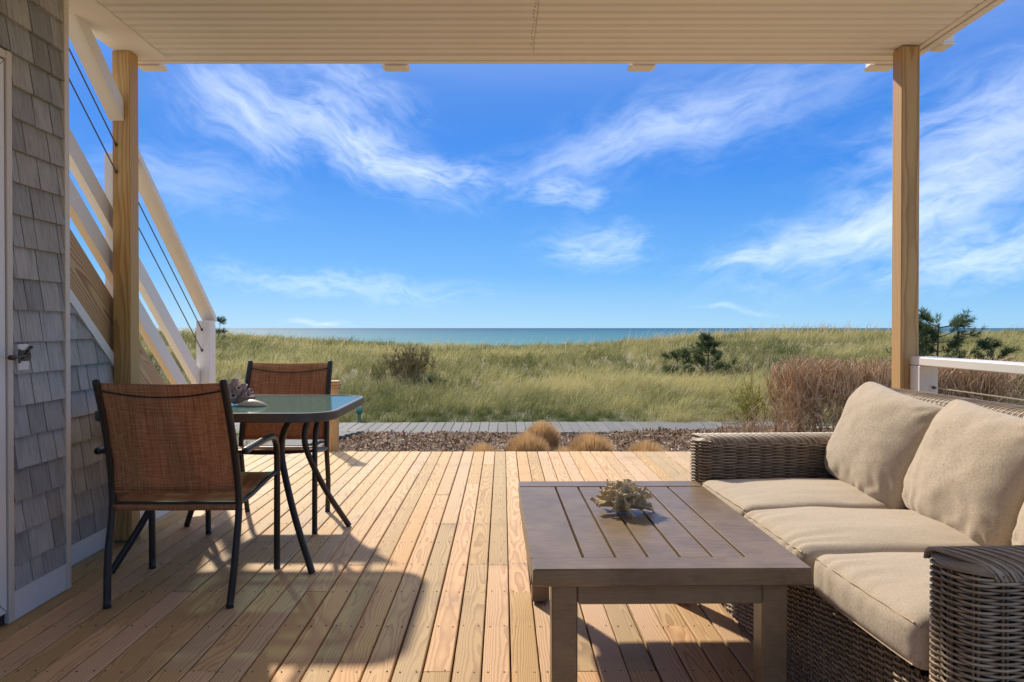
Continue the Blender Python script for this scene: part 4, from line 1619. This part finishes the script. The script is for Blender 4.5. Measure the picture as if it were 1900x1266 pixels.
# ------------------------------------------------------------------ shrubs, hedge, pines
def segs(P0, P1, r0, r1, tint=None, sides=3):
    n_ = len(P0)
    d = P1 - P0
    d /= np.linalg.norm(d, axis=1)[:, None] + 1e-9
    up = np.where(np.abs(d[:, 2:3]) < .9, npv((0, 0, 1))[None], npv((1, 0, 0))[None])
    u = np.cross(d, up)
    u /= np.linalg.norm(u, axis=1)[:, None] + 1e-9
    w = np.cross(d, u)
    V = []
    for k in range(sides):
        a = 2 * math.pi * k / sides
        V.append(P0 + (u * math.cos(a) + w * math.sin(a)) * r0[:, None])
    for k in range(sides):
        a = 2 * math.pi * k / sides
        V.append(P1 + (u * math.cos(a) + w * math.sin(a)) * r1[:, None])
    V = np.stack(V, 1)
    o = np.arange(n_)[:, None] * (2 * sides)
    F = [o + np.array([[k, (k + 1) % sides, sides + (k + 1) % sides, sides + k]]) for k in range(sides)]
    tt = None if tint is None else np.repeat(tint, 2 * sides)
    return V.reshape(-1, 3), F, tt


def twig_mass(base, h, spread, levels, rng, r0=.006, jit=.25, kids=3, fan=.45):
    """branching twigs from base points; returns segment arrays"""
    P0s, P1s, A, B = [], [], [], []
    pos = base.copy()
    n_ = len(pos)
    d = np.stack([rng.normal(0, spread, n_), rng.normal(0, spread, n_), np.ones(n_)], -1)
    d /= np.linalg.norm(d, axis=1)[:, None]
    r = np.full(n_, r0)
    ln = h * rng.uniform(.75, 1.2, n_) / levels
    for lv in range(levels):
        for sub in range(2):
            nd = d + rng.normal(0, jit, d.shape)
            nd[:, 2] += .10
            nd /= np.linalg.norm(nd, axis=1)[:, None]
            q = pos + nd * (ln * .5)[:, None]
            P0s.append(pos)
            P1s.append(q)
            A.append(r)
            B.append(r * .85)
            pos, d, r = q, nd, r * .85
        if lv < levels - 1:
            pos = np.repeat(pos, kids, 0)
            d = np.repeat(d, kids, 0) + rng.normal(0, fan, (len(d) * kids, 3))
            d /= np.linalg.norm(d, axis=1)[:, None]
            r = np.repeat(r * .75, kids)
            ln = np.repeat(ln, kids) * rng.uniform(.6, 1.15, len(pos))
    return np.vstack(P0s), np.vstack(P1s), np.concatenate(A), np.concatenate(B)


rg = np.random.RandomState(17)
hx0, hx1, hy0, hy1 = 3.62, 6.45, 9.15, 10.15
hz = -.53
hd = thing('hedge', 'clipped leafless brown twig hedge behind the sofa', 'hedge', (5.0, 9.65, hz))
n_ = 270
bs_ = np.stack([hx0 + .03 + (hx1 - hx0) * np.where(rg.uniform(0, 1, n_) < .15, rg.uniform(0, .12, n_), rg.uniform(0, 1, n_)), hy0 + (hy1 - hy0) * rg.beta(.8, 1.3, n_), np.full(n_, hz)], -1)
P0, P1, A, B = twig_mass(bs_, 1.55, .10, 4, rg, .0105, .13, 3, .33)
k_ = (P1[:, 2] < .705 + rg.normal(0, .022, len(P1)) + .02 * np.sin(P1[:, 0] * 5)) & (P1[:, 0] > hx0 - .05 + rg.normal(0, .03, len(P1))) & (P1[:, 1] > hy0 - .10) & (P1[:, 1] < hy1 + .1)
P0, P1, A, B = P0[k_], P1[k_], A[k_], B[k_]
hgt_ = np.clip((P1[:, 2] - hz) / 1.25, 0, 1)
tn = np.clip(.32 + .25 * hgt_ + rg.normal(0, .34, len(P0)), 0, 1)
V, F, tt = segs(P0, P1, np.maximum(A, .0040), np.maximum(B, .0034), tn)
obj('twigs', MB().add(V, F, tt), M_twig, hd, -Vector((5.0, 9.65, hz)))
# loose bare shrubs left of the hedge
for (x, y, nb, h_, lab) in ((2.95, 8.7, 26, .62, 'bare twiggy shrub left of the brown hedge by the sofa arm'), (3.42, 9.3, 34, .85, 'bare thin stemmed shrub touching the hedge end')):
    z0 = float(mulch_z(x, y)) - .02
    t = thing('bare_shrub', lab, 'shrub', (x, y, z0))
    bs_ = np.stack([rg.normal(0, .14, nb), rg.normal(0, .10, nb), np.zeros(nb)], -1)
    P0, P1, A, B = twig_mass(bs_, h_, .40, 3, rg, .0050, .18, 3)
    V, F, tt = segs(P0, P1, np.maximum(A, .0022), np.maximum(B, .002), np.clip(rg.normal(.5, .2, len(P0)), 0, 1))
    obj('twigs', MB().add(V, F, tt), M_twig, t)


def needles(P, Dd, rng, per=36, ln=.09, w=.005, spread=.8, shoot=.12, tint0=.4):
    """needle tufts along shoots starting at P in direction Dd"""
    n_ = len(P)
    k = n_ * per
    pi = np.repeat(P, per, 0)
    di = np.repeat(Dd, per, 0)
    t = rng.uniform(0, 1, k)
    org = pi + di * (t * shoot)[:, None]
    rd = rng.normal(0, 1, (k, 3))
    rd -= di * np.sum(rd * di, 1)[:, None]
    rd /= np.linalg.norm(rd, axis=1)[:, None] + 1e-9
    nd = di * .75 + rd * spread
    nd /= np.linalg.norm(nd, axis=1)[:, None]
    tip = org + nd * (ln * rng.uniform(.7, 1.15, k))[:, None]
    sd = np.cross(nd, rng.normal(0, 1, (k, 3)))
    sd /= np.linalg.norm(sd, axis=1)[:, None] + 1e-9
    V = np.stack([org - sd * w * .5, org + sd * w * .5, tip], 1).reshape(-1, 3)
    tn = np.clip(tint0 + np.repeat(rng.normal(0, .2, n_), per) + rng.normal(0, .12, k), 0, 1)
    return V, np.arange(3 * k).reshape(-1, 3), np.repeat(tn, 3)


def pine(label, x, y, h, w, seed, whorls=6, ln=.09, wd=.006, lean=(0, 0), group=None, shoots=5, top_bare=0.0, z0=None, sparse=1.0, taper=.80):
    rng = np.random.RandomState(seed)
    z0 = float(ground_z(x, y)) - .05 if z0 is None else z0
    t = thing('pine_tree', label, 'pine', (x, y, z0), 0, group)
    tr = MB()
    tk = smooth_path([(0, 0, 0), (lean[0] * .3, lean[1] * .3, h * .4), (lean[0], lean[1], h)], 8)
    tr.tube(tk, np.linspace(.03, .007, len(tk)) * h, 7)
    Ps, Ds = [], []
    for wl in range(whorls):
        f = .16 + .80 * wl / max(1, whorls - 1)
        c = tk[int(f * (len(tk) - 1))]
        rb = w / 2 * (1 - taper * f) * rng.uniform(.8, 1.15)
        nb = rng.randint(4, 7)
        for b in range(nb):
            if rng.uniform() > sparse:
                continue
            az = rng.uniform(0, 6.283)
            upw = rng.uniform(.1, .7)
            d = npv((math.cos(az), math.sin(az), upw))
            d /= np.linalg.norm(d)
            L_ = rb * rng.uniform(.7, 1.2)
            e = c + d * L_
            e[2] += .12 * L_
            pts = [c, c + d * L_ * .5 + npv((0, 0, -.02 * L_)), e]
            tr.tube(pts, [.010 * h, .007 * h, .004 * h], 5)
            for s in range(shoots):
                q = rng.uniform(.35, 1)
                p = c + (e - c) * q
                dd = d + rng.normal(0, .5, 3)
                dd[2] += .55
                dd /= np.linalg.norm(dd)
                Ps.append(p)
                Ds.append(dd)
    for s in range(3):
        Ps.append(tk[-1 - s] - npv((0, 0, top_bare * h)))
        Ds.append(npv((rng.normal(0, .2), rng.normal(0, .2), 1)))
    obj('trunk', tr, M_bark, t, smooth=True)
    V, F, tt = needles(npv(Ps), npv(Ds) / np.linalg.norm(npv(Ds), axis=1)[:, None], rng, 26, ln, wd, .85, ln * 1.5)
    obj('crown', MB().add(V, F, tt), M_needle, t)
    return t


pine('young pine with a bare leader tip in the dune grass', 5.72, 20.8, 1.30, 1.75, 3, 7, .125, .014, (.04, 0), None, 7, .06, None, .88, .86)
pine('bushy low pine left of the pine with the leader tip', 4.92, 20.6, .76, 1.2, 8, 4, .15, .015, (-.1, 0), None, 7, 0, None, .8, .5)
pine('spreading dark pine behind the white side railing', 9.45, 16.2, 1.36, 2.1, 12, 9, .125, .012, (.05, 0), None, 13, 0, None, .95, .50)
pine('lower spreading dark pine right of the porch post', 10.2, 15.4, 1.0, 1.5, 14, 5, .115, .012, (-.1, 0), None, 9)
pine('tiny dark pine top on the left dune crest', -11.35, 29.6, .92, .75, 21, 3, .13, .018, (.12, 0), None, 4, 0, None, .8)


def shrub(name, label, x, y, h, w, seed, mat, nstem=40, per=26, ln=.05, wd=.007, lean=.0, spread=.35, cat='shrub', z0=None, sh=.10):
    rng = np.random.RandomState(seed)
    z0 = float(ground_z(x, y)) - .04 if z0 is None else z0
    t = thing(name, label, cat, (x, y, z0))
    bs_ = np.stack([rng.normal(0, w * .16, nstem), rng.normal(0, w * .16, nstem), np.zeros(nstem)], -1)
    P0, P1, A, B = twig_mass(bs_, h, spread, 3, rng, .010, .22, 3)
    P0[:, 0] += lean * P0[:, 2] ** 1.5
    P1[:, 0] += lean * P1[:, 2] ** 1.5
    V, F, tt = segs(P0, P1, np.maximum(A, .003), np.maximum(B, .003), np.clip(rng.normal(.35, .15, len(P0)), 0, 1))
    obj('stems', MB().add(V, F, tt), M_twig, t)
    k = P1[:, 2] > h * .22
    D_ = P1[k] - P0[k]
    D_ /= np.linalg.norm(D_, axis=1)[:, None]
    V, F, tt = needles(P0[k], D_, rng, per, ln, wd, .6, sh, .45)
    obj('crown', MB().add(V, F, tt), mat, t)


shrub('juniper_shrub', 'feathery brown green juniper in the middle of the dune grass', -2.35, 18.4, .95, 1.5, 5, M_juniper, 34, 10, .07, .010, .12, .5)
shrub('low_shrub', 'small dark green shrub right of the juniper', -1.62, 17.6, .42, .35, 9, M_needle, 12, 14, .05, .010)
shrub('low_shrub', 'low grey brown shrub right of the young pine', 6.55, 20.3, .55, 1.1, 10, M_juniper, 18, 8, .05, .010)
shrub('grassy_shrub', 'yellow green shrub at the left end of the hedge', 3.52, 10.3, .92, .35, 15, M_lime, 9, 7, .09, .008, 0, .13, 'shrub', -.5)
shrub('low_shrub', 'dark thin shrub behind the top of the hedge', 6.3, 15.3, .95, .9, 25, M_juniper, 16, 6, .06, .010)
shrub('lime_shrub', 'small lime green plant behind the far chair', -2.72, 7.55, .42, .35, 33, M_lime, 16, 14, .06, .008, 0, .4, 'plant', -.6)

# teal garden globe by the walk
gl = thing('garden_lantern', 'small teal green garden lantern in grass by the boardwalk', 'lantern', (-2.33, 12.05, -.47))
M_teal = mat_simple('teal_green', (.07, .21, .15), .5)
obj('stake', MB().tube([(0, 0, 0), (0, 0, .16)], .028, 10), M_teal, gl, smooth=True, sharp=50)
an = np.linspace(-math.pi / 2, math.pi / 2, 11)
P = np.array([[(.058 * math.cos(a) * math.cos(p), .058 * math.cos(a) * math.sin(p), .215 + .068 * math.sin(a)) for a in an] for p in np.linspace(0, 2 * math.pi, 19)])
obj('globe', MB().grid(P), M_teal, gl, smooth=True)
obj('band', MB().tube([(.059 * math.cos(p), .059 * math.sin(p), .215) for p in np.linspace(0, 6.2832, 25)[:-1]], .005, 6, True), M_teal, gl, smooth=True)
